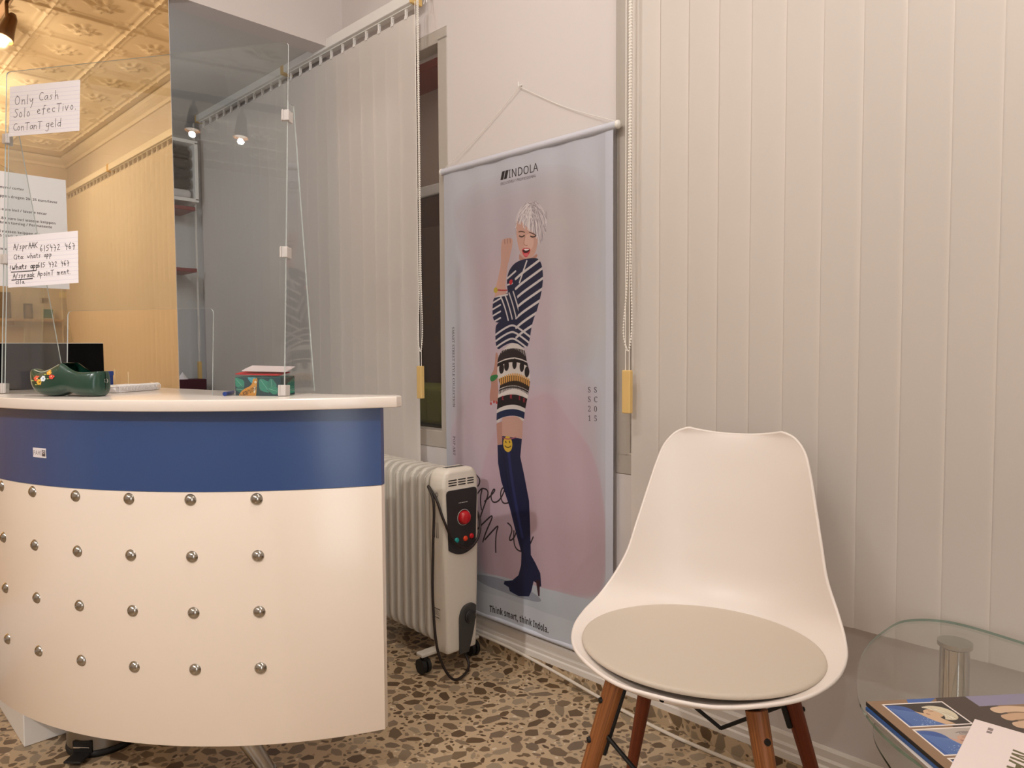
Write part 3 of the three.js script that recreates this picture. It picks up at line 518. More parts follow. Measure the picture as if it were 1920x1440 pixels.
// ---------------------------------------------------------------- hanging banner
{
  const X0 = -1.944, X1 = -1.214, Y0 = 0.127, Y1 = 1.643, W = 900, H = 1869;
  const F = {
    pinkblob: [227, 1779, 208, 1307, 303, 1075, 510, 944, 619, 918, 711, 1042, 812, 1130, 862, 1315, 872, 1524, 832, 1670, 573, 1663], pinkblob2: [210, 1669, 38, 1213, 37, 1073, 206, 960, 394, 939, 511, 1058, 573, 1652],
    greybox: [105, 118, 797, 126, 802, 452, 777, 800, 655, 862, 210, 877, 198, 472, 116, 303],
    hair: [433, 309, 430, 271, 435, 244, 455, 214, 485, 199, 518, 197, 551, 208, 576, 233, 591, 266, 591, 302, 581, 330, 563, 355, 551, 367, 545, 332, 516, 307, 478, 282, 441, 261],
    face: [435, 285, 441, 258, 463, 266, 508, 306, 550, 332, 545, 366, 535, 394, 517, 409, 487, 414, 465, 402, 449, 371, 438, 331], fringe: [437, 258, 452, 235, 485, 229, 530, 261, 548, 295, 552, 332, 534, 325, 508, 309, 478, 284, 452, 264],
    neck: [451, 384, 472, 410, 509, 414, 544, 395, 546, 411, 517, 419, 465, 417, 450, 414], mouth: [464, 372, 487, 369, 511, 376, 504, 392, 491, 407, 478, 404, 468, 388], mouthin: [467, 375, 487, 379, 509, 377, 498, 388, 483, 390, 472, 386], teeth: [474, 373, 487, 373, 505, 376, 498, 380, 481, 381],
    hand: [346, 347, 350, 325, 368, 321, 399, 322, 416, 328, 413, 356, 400, 391, 384, 431, 347, 422, 344, 392], forearm: [345, 406, 386, 417, 375, 464, 369, 505, 374, 547, 309, 550, 313, 516, 329, 469, 341, 433],
    torso: [378, 464, 414, 428, 458, 413, 535, 410, 564, 427, 576, 477, 570, 532, 545, 605, 525, 641, 512, 679, 504, 729, 487, 760, 416, 729, 362, 741, 316, 768, 310, 676, 324, 650, 416, 626, 379, 535], sleeve: [305, 544, 374, 541, 432, 512, 451, 627, 416, 642, 315, 656, 296, 629, 297, 583], heart: [389, 492, 404, 483, 414, 488, 408, 504, 395, 506],
    skirt: [325, 780, 385, 741, 407, 734, 444, 737, 483, 763, 486, 797, 504, 842, 508, 875, 502, 909, 497, 931, 482, 981, 475, 1008, 470, 1046, 430, 1019, 349, 1028, 314, 1070, 316, 1015, 327, 932, 340, 900, 329, 885, 320, 850],
    arm2: [314, 766, 328, 780, 323, 823, 320, 862, 323, 885, 327, 932, 321, 975, 307, 972, 293, 965, 276, 978, 275, 938, 287, 902, 281, 863, 301, 847, 309, 808], watch2: [275, 867, 323, 858, 326, 873, 284, 896], thighR: [347, 1031, 466, 1018, 459, 1109, 347, 1108], thighL: [314, 1061, 349, 1047, 350, 1140, 319, 1147],
    boot: [319, 1147, 347, 1142, 347, 1108, 457, 1110, 446, 1182, 468, 1251, 496, 1350, 500, 1436, 503, 1562, 530, 1588, 557, 1622, 562, 1671, 547, 1679, 536, 1666, 518, 1662, 504, 1705, 489, 1731, 434, 1743, 383, 1735, 377, 1720, 348, 1714, 352, 1701, 400, 1686, 433, 1658, 447, 1614, 449, 1565, 420, 1490, 386, 1391, 339, 1292, 321, 1220], heel: [531, 1655, 554, 1650, 552, 1713, 544, 1715],
  };
  const script = [[183, 1277, 220, 1291, 215, 1325, 196, 1336], [196, 1370, 239, 1318, 215, 1384, 227, 1425], [230, 1336, 275, 1330, 239, 1414, 215, 1469], [245, 1388, 305, 1338, 295, 1327, 275, 1359, 287, 1390, 328, 1375, 363, 1321, 345, 1316, 330, 1350, 352, 1392, 397, 1365], [185, 1526, 234, 1483, 299, 1426, 246, 1523, 234, 1559], [246, 1548, 329, 1458, 300, 1521, 304, 1591], [375, 1458, 409, 1468, 376, 1531, 409, 1517, 420, 1490], [409, 1484, 404, 1534, 432, 1565, 487, 1546, 518, 1488], [374, 1312, 430, 1320, 468, 1267]];
  const tex = canvasTex(W, H, (c) => {
    const path = (p, smooth) => { c.beginPath(); const n = p.length / 2; if (!smooth) { for (let i = 0; i < n; i++) i ? c.lineTo(p[2 * i], p[2 * i + 1]) : c.moveTo(p[0], p[1]); } else { const m = (i, j) => [(p[2 * i] + p[2 * j]) / 2, (p[2 * i + 1] + p[2 * j + 1]) / 2]; c.moveTo(...m(n - 1, 0)); for (let i = 0; i < n; i++) c.quadraticCurveTo(p[2 * i], p[2 * i + 1], ...m(i, (i + 1) % n)); } c.closePath(); };
    const fill = (k, col, smooth = true) => { c.fillStyle = col; path(F[k], smooth); c.fill(); };
    const clip = (k, f, smooth = true) => { c.save(); path(F[k], smooth); c.clip(); f(); c.restore(); };
    const line = (p, col, w) => { c.strokeStyle = col; c.lineWidth = w; c.lineCap = 'round'; c.lineJoin = 'round'; c.beginPath(); c.moveTo(p[0], p[1]); if (p.length === 4) c.lineTo(p[2], p[3]); else { for (let i = 2; i < p.length - 2; i += 2) { const e = i + 4 >= p.length; c.quadraticCurveTo(p[i], p[i + 1], e ? p[i + 2] : (p[i] + p[i + 2]) / 2, e ? p[i + 3] : (p[i + 1] + p[i + 3]) / 2); } } c.stroke(); };
    c.fillStyle = '#c6c8d0'; c.fillRect(0, 0, W, H);
    // printed backdrop: soft grey and pink washes
    const wash = (x, y, r, col) => { const g = c.createRadialGradient(x, y, r * 0.2, x, y, r); g.addColorStop(0, `rgba(${col},.55)`); g.addColorStop(1, `rgba(${col},0)`); c.fillStyle = g; c.fillRect(0, 0, W, H); };
    const soft = (k, col, n, grow) => { const p = F[k]; let cx = 0, cy = 0; for (let i = 0; i < p.length; i += 2) { cx += p[i]; cy += p[i + 1]; } cx /= p.length / 2; cy /= p.length / 2; for (let q = 0; q < n; q++) { const f = 1 + grow * (0.5 - q / (n - 1)); c.fillStyle = `rgba(${col},${1.6 / n})`; path(p.map((v, i) => i % 2 ? cy + (v - cy) * f : cx + (v - cx) * f), true); c.fill(); } };
    soft('greybox', '184,178,181', 14, 0.3); wash(300, 500, 260, '192,170,176'); wash(640, 330, 260, '196,190,184'); wash(520, 620, 320, '200,178,184'); wash(750, 650, 200, '200,196,192'); wash(250, 800, 240, '196,170,178');
    F.field = [90, 880, 790, 850, 800, 1100, 780, 1700, 120, 1700, 60, 1200]; soft('field', '196,178,186', 14, 0.3);
    soft('pinkblob2', '198,178,188', 8, 0.08); soft('pinkblob', '194,170,180', 8, 0.05); wash(560, 1450, 330, '194,168,178'); wash(760, 1250, 160, '198,176,186');
    c.fillStyle = '#c2cad2'; path([0, 1672, 230, 1690, 560, 1676, 900, 1668, 900, 1869, 0, 1869], false); c.fill(); c.fillStyle = '#cdd3da'; c.fillRect(0, 1770, W, 100);
    c.fillStyle = '#cfd2dc'; c.fillRect(866, 0, 34, 1869);
    c.fillStyle = 'rgba(96,98,118,.40)'; c.beginPath(); c.ellipse(370, 1722, 190, 26, 0.03, 0, 7); c.fill();
    // lettering
    script.forEach((p) => line(p, '#2b2023', 6));
    c.fillStyle = '#1d1719'; for (const dx of [0, 21]) { path([346 + dx, 90, 357 + dx, 58, 374 + dx, 58, 363 + dx, 90]); c.fill(); }
    c.font = '44px sans-serif'; c.fillText('INDOLA', 394, 90, 164); c.font = '15px sans-serif'; c.fillText('EXCLUSIVELY PROFESSIONAL', 346, 110, 212);
    c.save(); c.translate(46, 662); c.rotate(Math.PI / 2); c.font = '20px serif'; c.fillText('SMART STREET STYLE COLLECTION', 0, 0, 420); c.fillText('POP ART', 470, 0, 100); c.restore();
    c.font = '27px serif'; ['S', 'S', '2', '1'].forEach((s, i) => c.fillText(s, 785, 915 + i * 34)); ['S', 'C', '0', '5'].forEach((s, i) => c.fillText(s, 814, 914 + i * 34));
    c.font = 'bold 38px sans-serif'; c.fillText('Think smart, think Indola.', 270, 1846, 330);
    // figure
    const skin = '#c99f90', skin2 = '#b88878';
    fill('arm2', skin2); fill('thighL', '#b98a7b', false); fill('thighR', skin, false); fill('hand', skin); fill('forearm', skin, false); fill('neck', skin2);
    for (const x of [367, 384, 400]) line([x, 325, x + 1, 342], '#8d665c', 3);
    c.fillStyle = '#b8453f'; for (const [x, y] of [[282, 980], [300, 972], [316, 974]]) { c.beginPath(); c.arc(x, y, 6, 0, 7); c.fill(); }
    fill('hair', '#cfc6c8'); c.fillStyle = '#b3a9ae'; for (const [x, y, q] of [[585, 300, 0.2], [578, 325, 0.3], [566, 345, 0.5], [590, 270, 0.1], [436, 290, 0]]) { c.beginPath(); c.ellipse(x, y, 6, 26, q, 0, 7); c.fill(); } const ends = [434, 300, 440, 262, 470, 285, 508, 310, 540, 330, 550, 345, 556, 364, 575, 340, 588, 305, 592, 275], lock = (t, cols, w) => { const k = Math.min(8, Math.floor(t * 9)), f = t * 9 - k, ex = ends[2 * k] * (1 - f) + ends[2 * k + 2] * f + rr(-5, 5), ey = ends[2 * k + 1] * (1 - f) + ends[2 * k + 3] * f + rr(-5, 7), sx = 515 + rr(-30, 30), sy = 204 + rr(-4, 12); line([sx, sy, (sx + ex) / 2 + (ex - 510) * 0.22, (sy + ey) / 2 - 16, ex, ey], cols[Math.floor(rnd() * cols.length)], w); };
    for (let i = 0; i < 80; i++) lock(rnd(), ['#e9e2e1', '#a99ea4', '#c9bfc2', '#857b82', '#d8cfd0'], 2.8);
    fill('face', skin); clip('face', () => { c.fillStyle = 'rgba(226,190,176,.5)'; c.beginPath(); c.ellipse(500, 350, 26, 32, 0, 0, 7); c.fill(); });
    for (let i = 0; i < 46; i++) lock(0.1 + 0.42 * rnd(), ['#efe8e6', '#b3a8ad', '#dcd3d3', '#968b91'], 2.6);
    for (let i = 0; i < 20; i++) lock(0.62 + 0.38 * rnd(), ['#d9d0d1', '#9c9298', '#c4babd'], 2.6);
    line([449, 305, 464, 303, 479, 310], '#5b4038', 4); line([503, 312, 519, 318, 537, 327], '#5b4038', 4); line([453, 321, 464, 329, 477, 322], '#3a2624', 5); line([510, 328, 523, 336, 538, 330], '#3a2624', 5); line([481, 325, 473, 350, 479, 361, 493, 361], '#a47666', 3);
    fill('mouth', '#c33c46'); fill('mouthin', '#3a1418'); fill('teeth', '#efe6e0'); c.fillStyle = '#d4616a'; c.beginPath(); c.ellipse(487, 396, 12, 6, 0.1, 0, 7); c.fill();
    fill('torso', '#1b1f3d'); clip('torso', () => { for (let i = 0; i < 7; i++) { const y = 425 + i * 38; c.strokeStyle = '#cfc8c6'; c.lineWidth = 10; c.setLineDash([5, 2]); c.beginPath(); c.moveTo(430, y + 60); c.quadraticCurveTo(500, y + 20, 600, y - 20); c.stroke(); c.setLineDash([]); } line([490, 420, 452, 500], '#cfc8c6', 7); line([378, 480, 430, 455], '#cfc8c6', 8); line([378, 505, 410, 500], '#cfc8c6', 7); for (let i = 0; i < 4; i++) line([305, 705 + i * 26, 380, 662 + i * 26, 440, 668 + i * 26, 520, 720 + i * 26], '#cfc8c6', 8); });
    fill('sleeve', '#1b1f3d'); clip('sleeve', () => { for (let i = 0; i < 5; i++) line([340 + i * 25, 545 - i * 4, 372 + i * 25, 600, 388 + i * 25, 660], '#cfc8c6', 7); for (let i = 0; i < 4; i++) line([290, 575 + i * 26, 340, 555 + i * 26], '#cfc8c6', 7); line([300, 548, 380, 542], '#cfc8c6', 8); });
    fill('heart', '#c22a33'); line([309, 518, 345, 525, 377, 525], '#a33030', 5); c.fillStyle = '#b9a13a'; c.beginPath(); c.arc(315, 521, 11, 0, 7); c.fill();
    fill('skirt', '#d8d0c9'); clip('skirt', () => {
      const band = (y, h, col) => { c.strokeStyle = col; c.lineWidth = h; c.lineCap = 'butt'; c.beginPath(); c.moveTo(300, y + 34); c.quadraticCurveTo(410, y - 26, 520, y + 30); c.stroke(); };
      band(770, 36, '#2a2124'); for (let i = 0; i < 20; i++) line([318 + i * 9, 790 - Math.sin(i / 19 * 3.1) * 34, 318 + i * 9, 762 - Math.sin(i / 19 * 3.1) * 30], '#d8d0c9', 2.4);
      band(800, 12, '#1c1517'); c.fillStyle = '#1f1719'; for (const [x, y] of [[345, 836], [372, 824], [418, 816], [462, 826], [490, 846]]) { c.beginPath(); c.ellipse(x, y, 13, 21, 0.1, 0, 7); c.fill(); }
      band(862, 6, '#1c1517'); band(882, 32, '#2c1f18'); for (let i = 0; i < 18; i++) { const t = i / 17, x = 330 + t * 180, y = 892 - Math.sin(t * 3.1) * 24; line([x, y - 12, x, y + 12], '#d39c53', 7); } band(905, 5, '#1c1517');
      band(921, 16, '#e0d8d2'); for (let i = 0; i < 24; i++) { const t = i / 23, x = 332 + t * 170, y = 931 - Math.sin(t * 3.1) * 24; line([x, y - 7, x, y + 7], '#2a2124', 3.4); }
      band(955, 40, '#1c1417'); c.fillStyle = '#a32c3c'; c.font = 'bold 24px sans-serif'; c.fillText('E', 345, 962); c.fillText('R', 388, 955); c.fillText('E', 440, 958); c.fillText('R', 465, 966);
      band(989, 10, '#d8d0c9'); band(1006, 26, '#1c2748'); band(1028, 6, '#d8d0c9'); band(1040, 12, '#1c1517');
    });
    fill('watch2', '#2f7a44');
    fill('boot', '#151a3e', false); fill('heel', '#3a1822', false); c.strokeStyle = 'rgba(46,54,110,.6)'; c.lineWidth = 14; c.beginPath(); c.moveTo(380, 1150); c.quadraticCurveTo(395, 1300, 455, 1500); c.stroke(); line([352, 1180, 380, 1330, 440, 1500, 480, 1620], '#0f1330', 6);
    c.fillStyle = '#d8b23c'; c.beginPath(); c.ellipse(377, 1138, 25, 32, 0, 0, 7); c.fill(); line([366, 1128, 368, 1132], '#3a2a14', 5); line([386, 1126, 388, 1130], '#3a2a14', 5); line([362, 1146, 378, 1158, 394, 1144], '#3a2a14', 3.5); line([345, 1112, 365, 1120, 400, 1114, 420, 1108], '#a3506a', 4);
  });
  const o = thing('hanging_banner', 'tall fabric advertising banner of a woman in striped dress and blue boots', 'banner');
  const g = new THREE.PlaneGeometry(X1 - X0, Y1 - Y0, 40, 60), p = g.attributes.position;
  for (let i = 0; i < p.count; i++) { const x = p.getX(i), y = p.getY(i); p.setZ(i, 0.0035 * Math.sin(x * 19 + y * 1.3) * (0.3 + 0.7 * (0.5 - y / 1.6)) + 0.0015 * Math.sin(x * 47 + y * 5)); }
  g.translate((X0 + X1) / 2, (Y0 + Y1) / 2, 0.022); g.computeVertexNormals();
  part('printed_fabric', g, new THREE.MeshPhysicalMaterial({ map: tex, color: '#ecebed', roughness: 0.6, side: THREE.DoubleSide }), o);
  part('top_rod', rod([X0 - 0.006, Y1 + 0.002, 0.022], [X1 + 0.012, Y1 + 0.002, 0.022], 0.011), std('#cfd0da', 0.5), o); part('bottom_rod', rod([X0, Y0, 0.022], [X1, Y0, 0.022], 0.007), std('#c9ccd6', 0.5), o);
  for (const x of [X0 - 0.008, X1 + 0.014]) part('end_knob', new THREE.SphereGeometry(0.012, 16, 12).scale(0.8, 1, 1).translate(x, Y1 + 0.002, 0.022), M.white, o);
  part('hanging_cord', merge([tube([[X0 - 0.005, Y1 + 0.01, 0.018], [-1.77, 1.742, 0.008], [-1.586, 1.848, 0.01]], 0.001, 20, 6), tube([[-1.586, 1.848, 0.01], [-1.4, 1.742, 0.008], [X1 + 0.012, Y1 + 0.01, 0.018]], 0.001, 20, 6)]), M.bead, o, 'thin white hanging cord');
  single('wall_hook', merge([rod([-1.586, 1.856, 0], [-1.586, 1.85, 0.014], 0.0025), rod([-1.586, 1.848, 0.014], [-1.586, 1.862, 0.016], 0.0022)]), M.white, 'small white wall hook carrying the banner cord', 'hook');
}

// ---------------------------------------------------------------- oil radiator
{
  const o = thing('oil_radiator', 'off-white oil-filled radiator with dark control panel and red dial', 'radiator', [-1.695, 0, 0.172], 87 * deg);   // local +z is its front
  const fg = toCreasedNormals(merge([extrude(roundRect(0.136, 0.565, 0.045), 0.016, 0.006, 3), extrude(roundRect(0.104, 0.535, 0.035), 0.022, 0.004, 2).translate(0, 0, -0.003)]), 0.6);
  for (let i = 0; i < 10; i++) { const f = part('fin', fg, M.fin, o); f.position.set(0, 0.362, -0.105 - i * 0.043); }
  part('header_tube', merge([rod([0, 0.59, -0.06], [0, 0.59, -0.49], 0.016), rod([0, 0.13, -0.06], [0, 0.13, -0.49], 0.016)]), M.fin, o);
  const s = new THREE.Shape(); s.moveTo(-0.052, 0.065); s.lineTo(0.052, 0.065); s.quadraticCurveTo(0.06, 0.066, 0.061, 0.08); s.bezierCurveTo(0.066, 0.25, 0.074, 0.4, 0.073, 0.6); s.quadraticCurveTo(0.072, 0.648, 0.04, 0.654); s.lineTo(-0.04, 0.654); s.quadraticCurveTo(-0.072, 0.648, -0.073, 0.6); s.bezierCurveTo(-0.074, 0.4, -0.066, 0.25, -0.061, 0.08); s.quadraticCurveTo(-0.06, 0.066, -0.052, 0.065);
  part('housing', toCreasedNormals(extrude(s, 0.078, 0.014, 4, 16), 0.7).translate(0, 0, -0.078), M.heater, o);
  const ps = new THREE.Shape(); ps.moveTo(-0.054, 0.40); ps.quadraticCurveTo(0, 0.36, 0.054, 0.40); ps.lineTo(0.061, 0.575); ps.quadraticCurveTo(0.06, 0.588, 0.048, 0.588); ps.lineTo(-0.048, 0.588); ps.quadraticCurveTo(-0.06, 0.588, -0.061, 0.575); ps.closePath();
  const cp = part('control_panel', extrude(ps, 0.004, 0.001), M.darkPlastic, o, 'charcoal control panel'); cp.position.z = -0.0005;
  const dome = (r, h) => new THREE.LatheGeometry([[0, h], [r * 0.55, h * 0.95], [r * 0.85, h * 0.75], [r, h * 0.3], [r, 0]].map(([a, b]) => new THREE.Vector2(a, b)), 28).rotateX(Math.PI / 2);
  const ring = part('dial_ring', new THREE.TorusGeometry(0.025, 0.0008, 6, 40), std('#d5cfc8', 0.5), cp); ring.position.set(0.006, 0.497, 0.0042);
  const dial = part('dial', dome(0.022, 0.018), std('#c2101c', 0.3, 0, { clearcoat: 0.5 }), o, 'red thermostat dial'); dial.position.set(0.006, 0.497, 0.0035);
  for (const [x, y, col, lb] of [[-0.024, 0.428, '#1d9b93', 'teal button'], [0.011, 0.428, '#e0431f', 'orange button'], [0.036, 0.432, '#c4141c', 'red button']]) { const b = part('button', dome(0.0085, 0.006), std(col, 0.35), o, lb); b.position.set(x, y, 0.0035); }
  const txt = canvasTex(256, 64, (c) => { c.fillStyle = '#2b2827'; c.fillRect(0, 0, 256, 64); c.fillStyle = '#cfc9c2'; for (const [x, w] of [[10, 14], [32, 34], [78, 12], [98, 40], [146, 30], [184, 56]]) c.fillRect(x, 24, w, 18); });
  const t1 = part('lettering', new THREE.PlaneGeometry(0.04, 0.008), std('#fff', 0.5, 0, { map: txt }), cp); t1.position.set(0.004, 0.545, 0.0043);
  const slots = []; for (const y of [0.603, 0.611, 0.619]) for (const [x, w] of [[-0.035, 0.032], [0.002, 0.03], [0.037, 0.026]]) slots.push(rbox(w, 0.0032, 0.003, 0.0008, x, y, 0.0));
  for (const x of [0, 1, 2]) slots.push(rbox(0.003, 0.05, 0.0022, 0.0008, -0.0715, 0.462, -0.028 - x * 0.009).translate(0, 0, 0));
  for (let k = 0; k < 9; k++) slots.push(rbox(0.006, 0.002, 0.022, 0.0006, -0.034 + k * 0.0085, 0.6535, -0.038));
  part('vent_slots', merge(slots), M.black, o, 'dark vent slots');
  const hs = new THREE.Shape(); hs.moveTo(-0.022, 0.06); hs.lineTo(0.012, 0.06); hs.bezierCurveTo(0.03, 0.11, 0.045, 0.16, 0.044, 0.205); hs.quadraticCurveTo(0.03, 0.222, 0.0, 0.212); hs.quadraticCurveTo(-0.02, 0.2, -0.022, 0.17); hs.closePath();
  const hk = part('plug_holder', extrude(hs, 0.012, 0.003), M.darkGrey, o, 'dark grey plug holder'); hk.position.set(0.006, 0, -0.002);
  part('plug', merge([cyl(0.016, 0.02, 0.02, 20).rotateX(Math.PI / 2).translate(0.016, 0.175, 0.014), new THREE.TorusGeometry(0.017, 0.004, 8, 24).translate(0.016, 0.175, 0.014)]), M.darkPlastic, hk);
  const lab = canvasTex(160, 200, (c) => { c.fillStyle = '#cdc5b8'; c.fillRect(0, 0, 160, 200); c.fillStyle = '#3a332c'; c.fillRect(6, 10, 34, 16); c.fillRect(48, 12, 100, 14); for (let k = 0; k < 6; k++) c.fillRect(6, 40 + k * 15, 80 + (k * 37) % 66, 5); for (const [x, w] of [[8, 26], [44, 10], [62, 22], [94, 22], [126, 8]]) c.fillRect(x, 150, w, 20); });
  const lb = part('rating_label', new THREE.PlaneGeometry(0.034, 0.04), std('#fff', 0.6, 0, { map: lab }), o); lb.position.set(-0.0655, 0.19, -0.045); lb.rotation.y = -Math.PI / 2;
  part('symbol', new THREE.TorusGeometry(0.006, 0.0006, 6, 20).rotateY(Math.PI / 2).translate(-0.0738, 0.575, -0.03), M.black, o);
  part('power_cord', tube([[0.016, 0.06, -0.02], [0.012, 0.022, 0.015], [-0.03, 0.008, 0.04], [-0.075, 0.012, 0.045], [-0.115, 0.09, 0.03], [-0.122, 0.25, 0.01], [-0.105, 0.42, -0.01], [-0.088, 0.56, -0.03], [-0.080, 0.60, -0.07], [-0.082, 0.56, -0.02], [-0.076, 0.50, 0.008], [-0.04, 0.425, 0.018], [0.01, 0.40, 0.022], [0.055, 0.425, 0.014], [0.082, 0.475, -0.01], [0.084, 0.53, -0.06], [0.07, 0.56, -0.09]], 0.0042, 160, 10), std('#221611', 0.5), o, 'dark brown power cord');
  for (const z of [-0.075, -0.44]) {
    const b = part('foot_bar', rbox(0.235, 0.012, 0.035, 0.004, 0, 0.062, z), M.fin, o);
    for (const s2 of [-1, 1]) { const w = part('caster', merge([cyl(0.024, 0.024, 0.012, 24).rotateZ(Math.PI / 2).translate(-0.009, 0, 0), cyl(0.024, 0.024, 0.012, 24).rotateZ(Math.PI / 2).translate(0.009, 0, 0), rbox(0.012, 0.03, 0.03, 0.004, 0, 0.014, 0), rod([0, 0.02, 0], [0, 0.036, 0], 0.006)]), M.rubber, b, 'black twin-wheel caster'); w.position.set(s2 * 0.1, 0.0242, z); }
  }
}
single('extension_cable', tube([[-2.0, 0.052, 0.02], [-1.785, 0.05, 0.0195], [-1.655, 0.047, 0.0195], [-1.51, 0.036, 0.0205], [-1.378, 0.022, 0.0215], [-1.256, 0.008, 0.0235], [-1.0, 0.0052, 0.05], [-0.6, 0.0052, 0.04]], 0.005, 100, 10), std('#ded3c4', 0.5), 'white electric cable running along the skirting under the banner', 'cable');

// ---------------------------------------------------------------- pedal bin under the desk
{
  const o = thing('pedal_bin', 'round steel pedal bin half hidden beneath the reception desk', 'bin', [-2.075, 0, 1.105]);
  part('body', new THREE.LatheGeometry([[0, 0.012], [0.082, 0.012], [0.083, 0.02], [0.083, 0.125], [0.08, 0.13]].map(([a, b]) => new THREE.Vector2(a, b)), 48), M.steel, o);
  part('base_ring', new THREE.LatheGeometry([[0, 0.0], [0.084, 0.0], [0.086, 0.008], [0.084, 0.016], [0.08, 0.016]].map(([a, b]) => new THREE.Vector2(a, b)), 48), M.rubber, o);
  part('lid', new THREE.LatheGeometry([[0.082, 0.127], [0.084, 0.132], [0.07, 0.14], [0, 0.144]].map(([a, b]) => new THREE.Vector2(a, b)), 48), M.steel, o);
  const ang = Math.atan2(1.9, 0.75);
  const pd = part('pedal', merge([rbox(0.045, 0.006, 0.04, 0.002, 0, 0.012, 0.105), rbox(0.05, 0.03, 0.006, 0.002, 0, 0.03, 0.083)]), M.rubber, o); pd.rotation.y = 0.72;
  const br = part('pedal_bar', rbox(0.042, 0.004, 0.004, 0.001, 0, 0.03, 0.0875), M.chrome, o); br.rotation.y = 0.72;
}

// ---------------------------------------------------------------- white shell chair
{
  const o = thing('shell_chair', 'white moulded shell chair with beige seat pad and wooden legs', 'chair', [-0.706, 0, 0.422], Math.atan2(0.26, 0.966));
  // rim and middle line of the shell, from the front lip over the seat and up the back
  const key = [ // t, half width, rim y, rim z, centre y, centre z
    [0.00, 0.004, 0.449, 0.242, 0.447, 0.242], [0.04, 0.078, 0.450, 0.232, 0.440, 0.228], [0.10, 0.140, 0.452, 0.200, 0.432, 0.198], [0.18, 0.205, 0.455, 0.140, 0.425, 0.140], [0.27, 0.243, 0.460, 0.060, 0.420, 0.060], [0.36, 0.254, 0.468, -0.020, 0.418, -0.030],
    [0.45, 0.246, 0.482, -0.080, 0.421, -0.120], [0.53, 0.230, 0.512, -0.120, 0.440, -0.190], [0.61, 0.207, 0.565, -0.150, 0.490, -0.228], [0.70, 0.192, 0.632, -0.176, 0.575, -0.243], [0.80, 0.176, 0.708, -0.206, 0.670, -0.254], [0.88, 0.163, 0.766, -0.228, 0.742, -0.266], [0.94, 0.150, 0.806, -0.246, 0.796, -0.276], [0.98, 0.128, 0.832, -0.260, 0.824, -0.283], [1.0, 0.102, 0.842, -0.268, 0.832, -0.286]];
  const curve = (k) => { const c = new THREE.CatmullRomCurve3(key.map((r) => V(r[k[0]], r[k[1]] ?? 0, k[2] === undefined ? 0 : r[k[2]])), false, 'catmullrom', 0.5); return c; };
  const rim = new THREE.CatmullRomCurve3(key.map((r) => V(r[1], r[2], r[3]))), mid = new THREE.CatmullRomCurve3(key.map((r) => V(0, r[4], r[5])));
  const NU = 72, NV = 40, P = [], nrm = [];
  for (let i = 0; i <= NU; i++) {
    const a = rim.getPoint(i / NU), b = mid.getPoint(i / NU);
    for (let j = 0; j <= NV; j++) { const u = j / NV * 2 - 1, q = Math.abs(u) ** 2.4; P.push(V(a.x * u, b.y + (a.y - b.y) * q, b.z + (a.z - b.z) * q)); }
  }
  const base = new THREE.BufferGeometry(), idx = [];
  for (let i = 0; i < NU; i++) for (let j = 0; j < NV; j++) { const a = i * (NV + 1) + j, b = a + NV + 1; idx.push(a, a + 1, b, b, a + 1, b + 1); }
  base.setAttribute('position', new THREE.Float32BufferAttribute(P.flatMap((p) => [p.x, p.y, p.z]), 3)); base.setIndex(idx); base.computeVertexNormals();
  const n = base.attributes.normal, inner = base, outer = base.clone(), T = 0.007, po = outer.attributes.position;
  const sgn = n.getY(Math.floor(NU * 0.3) * (NV + 1) + NV / 2) > 0 ? -1 : 1;
  for (let i = 0; i < po.count; i++) po.setXYZ(i, po.getX(i) + n.getX(i) * T * sgn, po.getY(i) + n.getY(i) * T * sgn, po.getZ(i) + n.getZ(i) * T * sgn);
  const oi = []; for (let i = 0; i < idx.length; i += 3) oi.push(idx[i], idx[i + 2], idx[i + 1]); outer.setIndex(oi); outer.computeVertexNormals();
  const ring = [], at2 = (k) => V(P[k].x + n.getX(k) * T * sgn * 0.5, P[k].y + n.getY(k) * T * sgn * 0.5, P[k].z + n.getZ(k) * T * sgn * 0.5);
  for (let i = 1; i <= NU; i += 1) ring.push(at2(i * (NV + 1) + NV)); for (let j = NV - 2; j > 1; j -= 2) ring.push(at2(NU * (NV + 1) + j)); for (let i = NU; i >= 1; i -= 1) ring.push(at2(i * (NV + 1)));
  const off = ring.map((p) => [p.x, p.y, p.z]);
  const lip = new THREE.TubeGeometry(new THREE.CatmullRomCurve3(off.map((p) => V(...p)), true), 320, 0.0037, 12, true);
  for (const g of [inner, outer]) g.setAttribute('uv', new THREE.BufferAttribute(new Float32Array(g.attributes.position.count * 2), 2));
  part('shell', merge([inner, outer, lip]), M.whitePlastic, o, 'white moulded plastic seat shell');
  const ball = new THREE.SphereGeometry(1, 72, 28); ball.deleteAttribute('uv'); ball.deleteAttribute('normal');
  const cush = mergeVertices(ball, 1e-5), cp = cush.attributes.position;
  for (let i = 0; i < cp.count; i++) {
    const x = cp.getX(i), y = cp.getY(i), z = cp.getZ(i), r = Math.hypot(x, z), k = Math.sign(y) * Math.abs(y) ** 0.55;
    cp.setXYZ(i, x * 0.229, 0.441 + k * 0.0125 + 0.013 * r * r, z * 0.208 + 0.016);
  }
  cush.computeVertexNormals();
  part('seat_pad', cush, M.cushion, o, 'beige leatherette seat pad');
  const wood = canvasTex(128, 512, (c, w, h) => { c.fillStyle = '#9a5f30'; c.fillRect(0, 0, w, h); for (let i = 0; i < 220; i++) { c.strokeStyle = ['rgba(122,70,32,.35)', 'rgba(178,116,64,.35)', 'rgba(92,50,22,.25)'][i % 3]; c.lineWidth = rr(0.6, 2.4); const x = rr(0, w); c.beginPath(); c.moveTo(x, 0); c.bezierCurveTo(x + rr(-8, 8), h / 3, x + rr(-8, 8), h * 0.66, x + rr(-8, 8), h); c.stroke(); } });
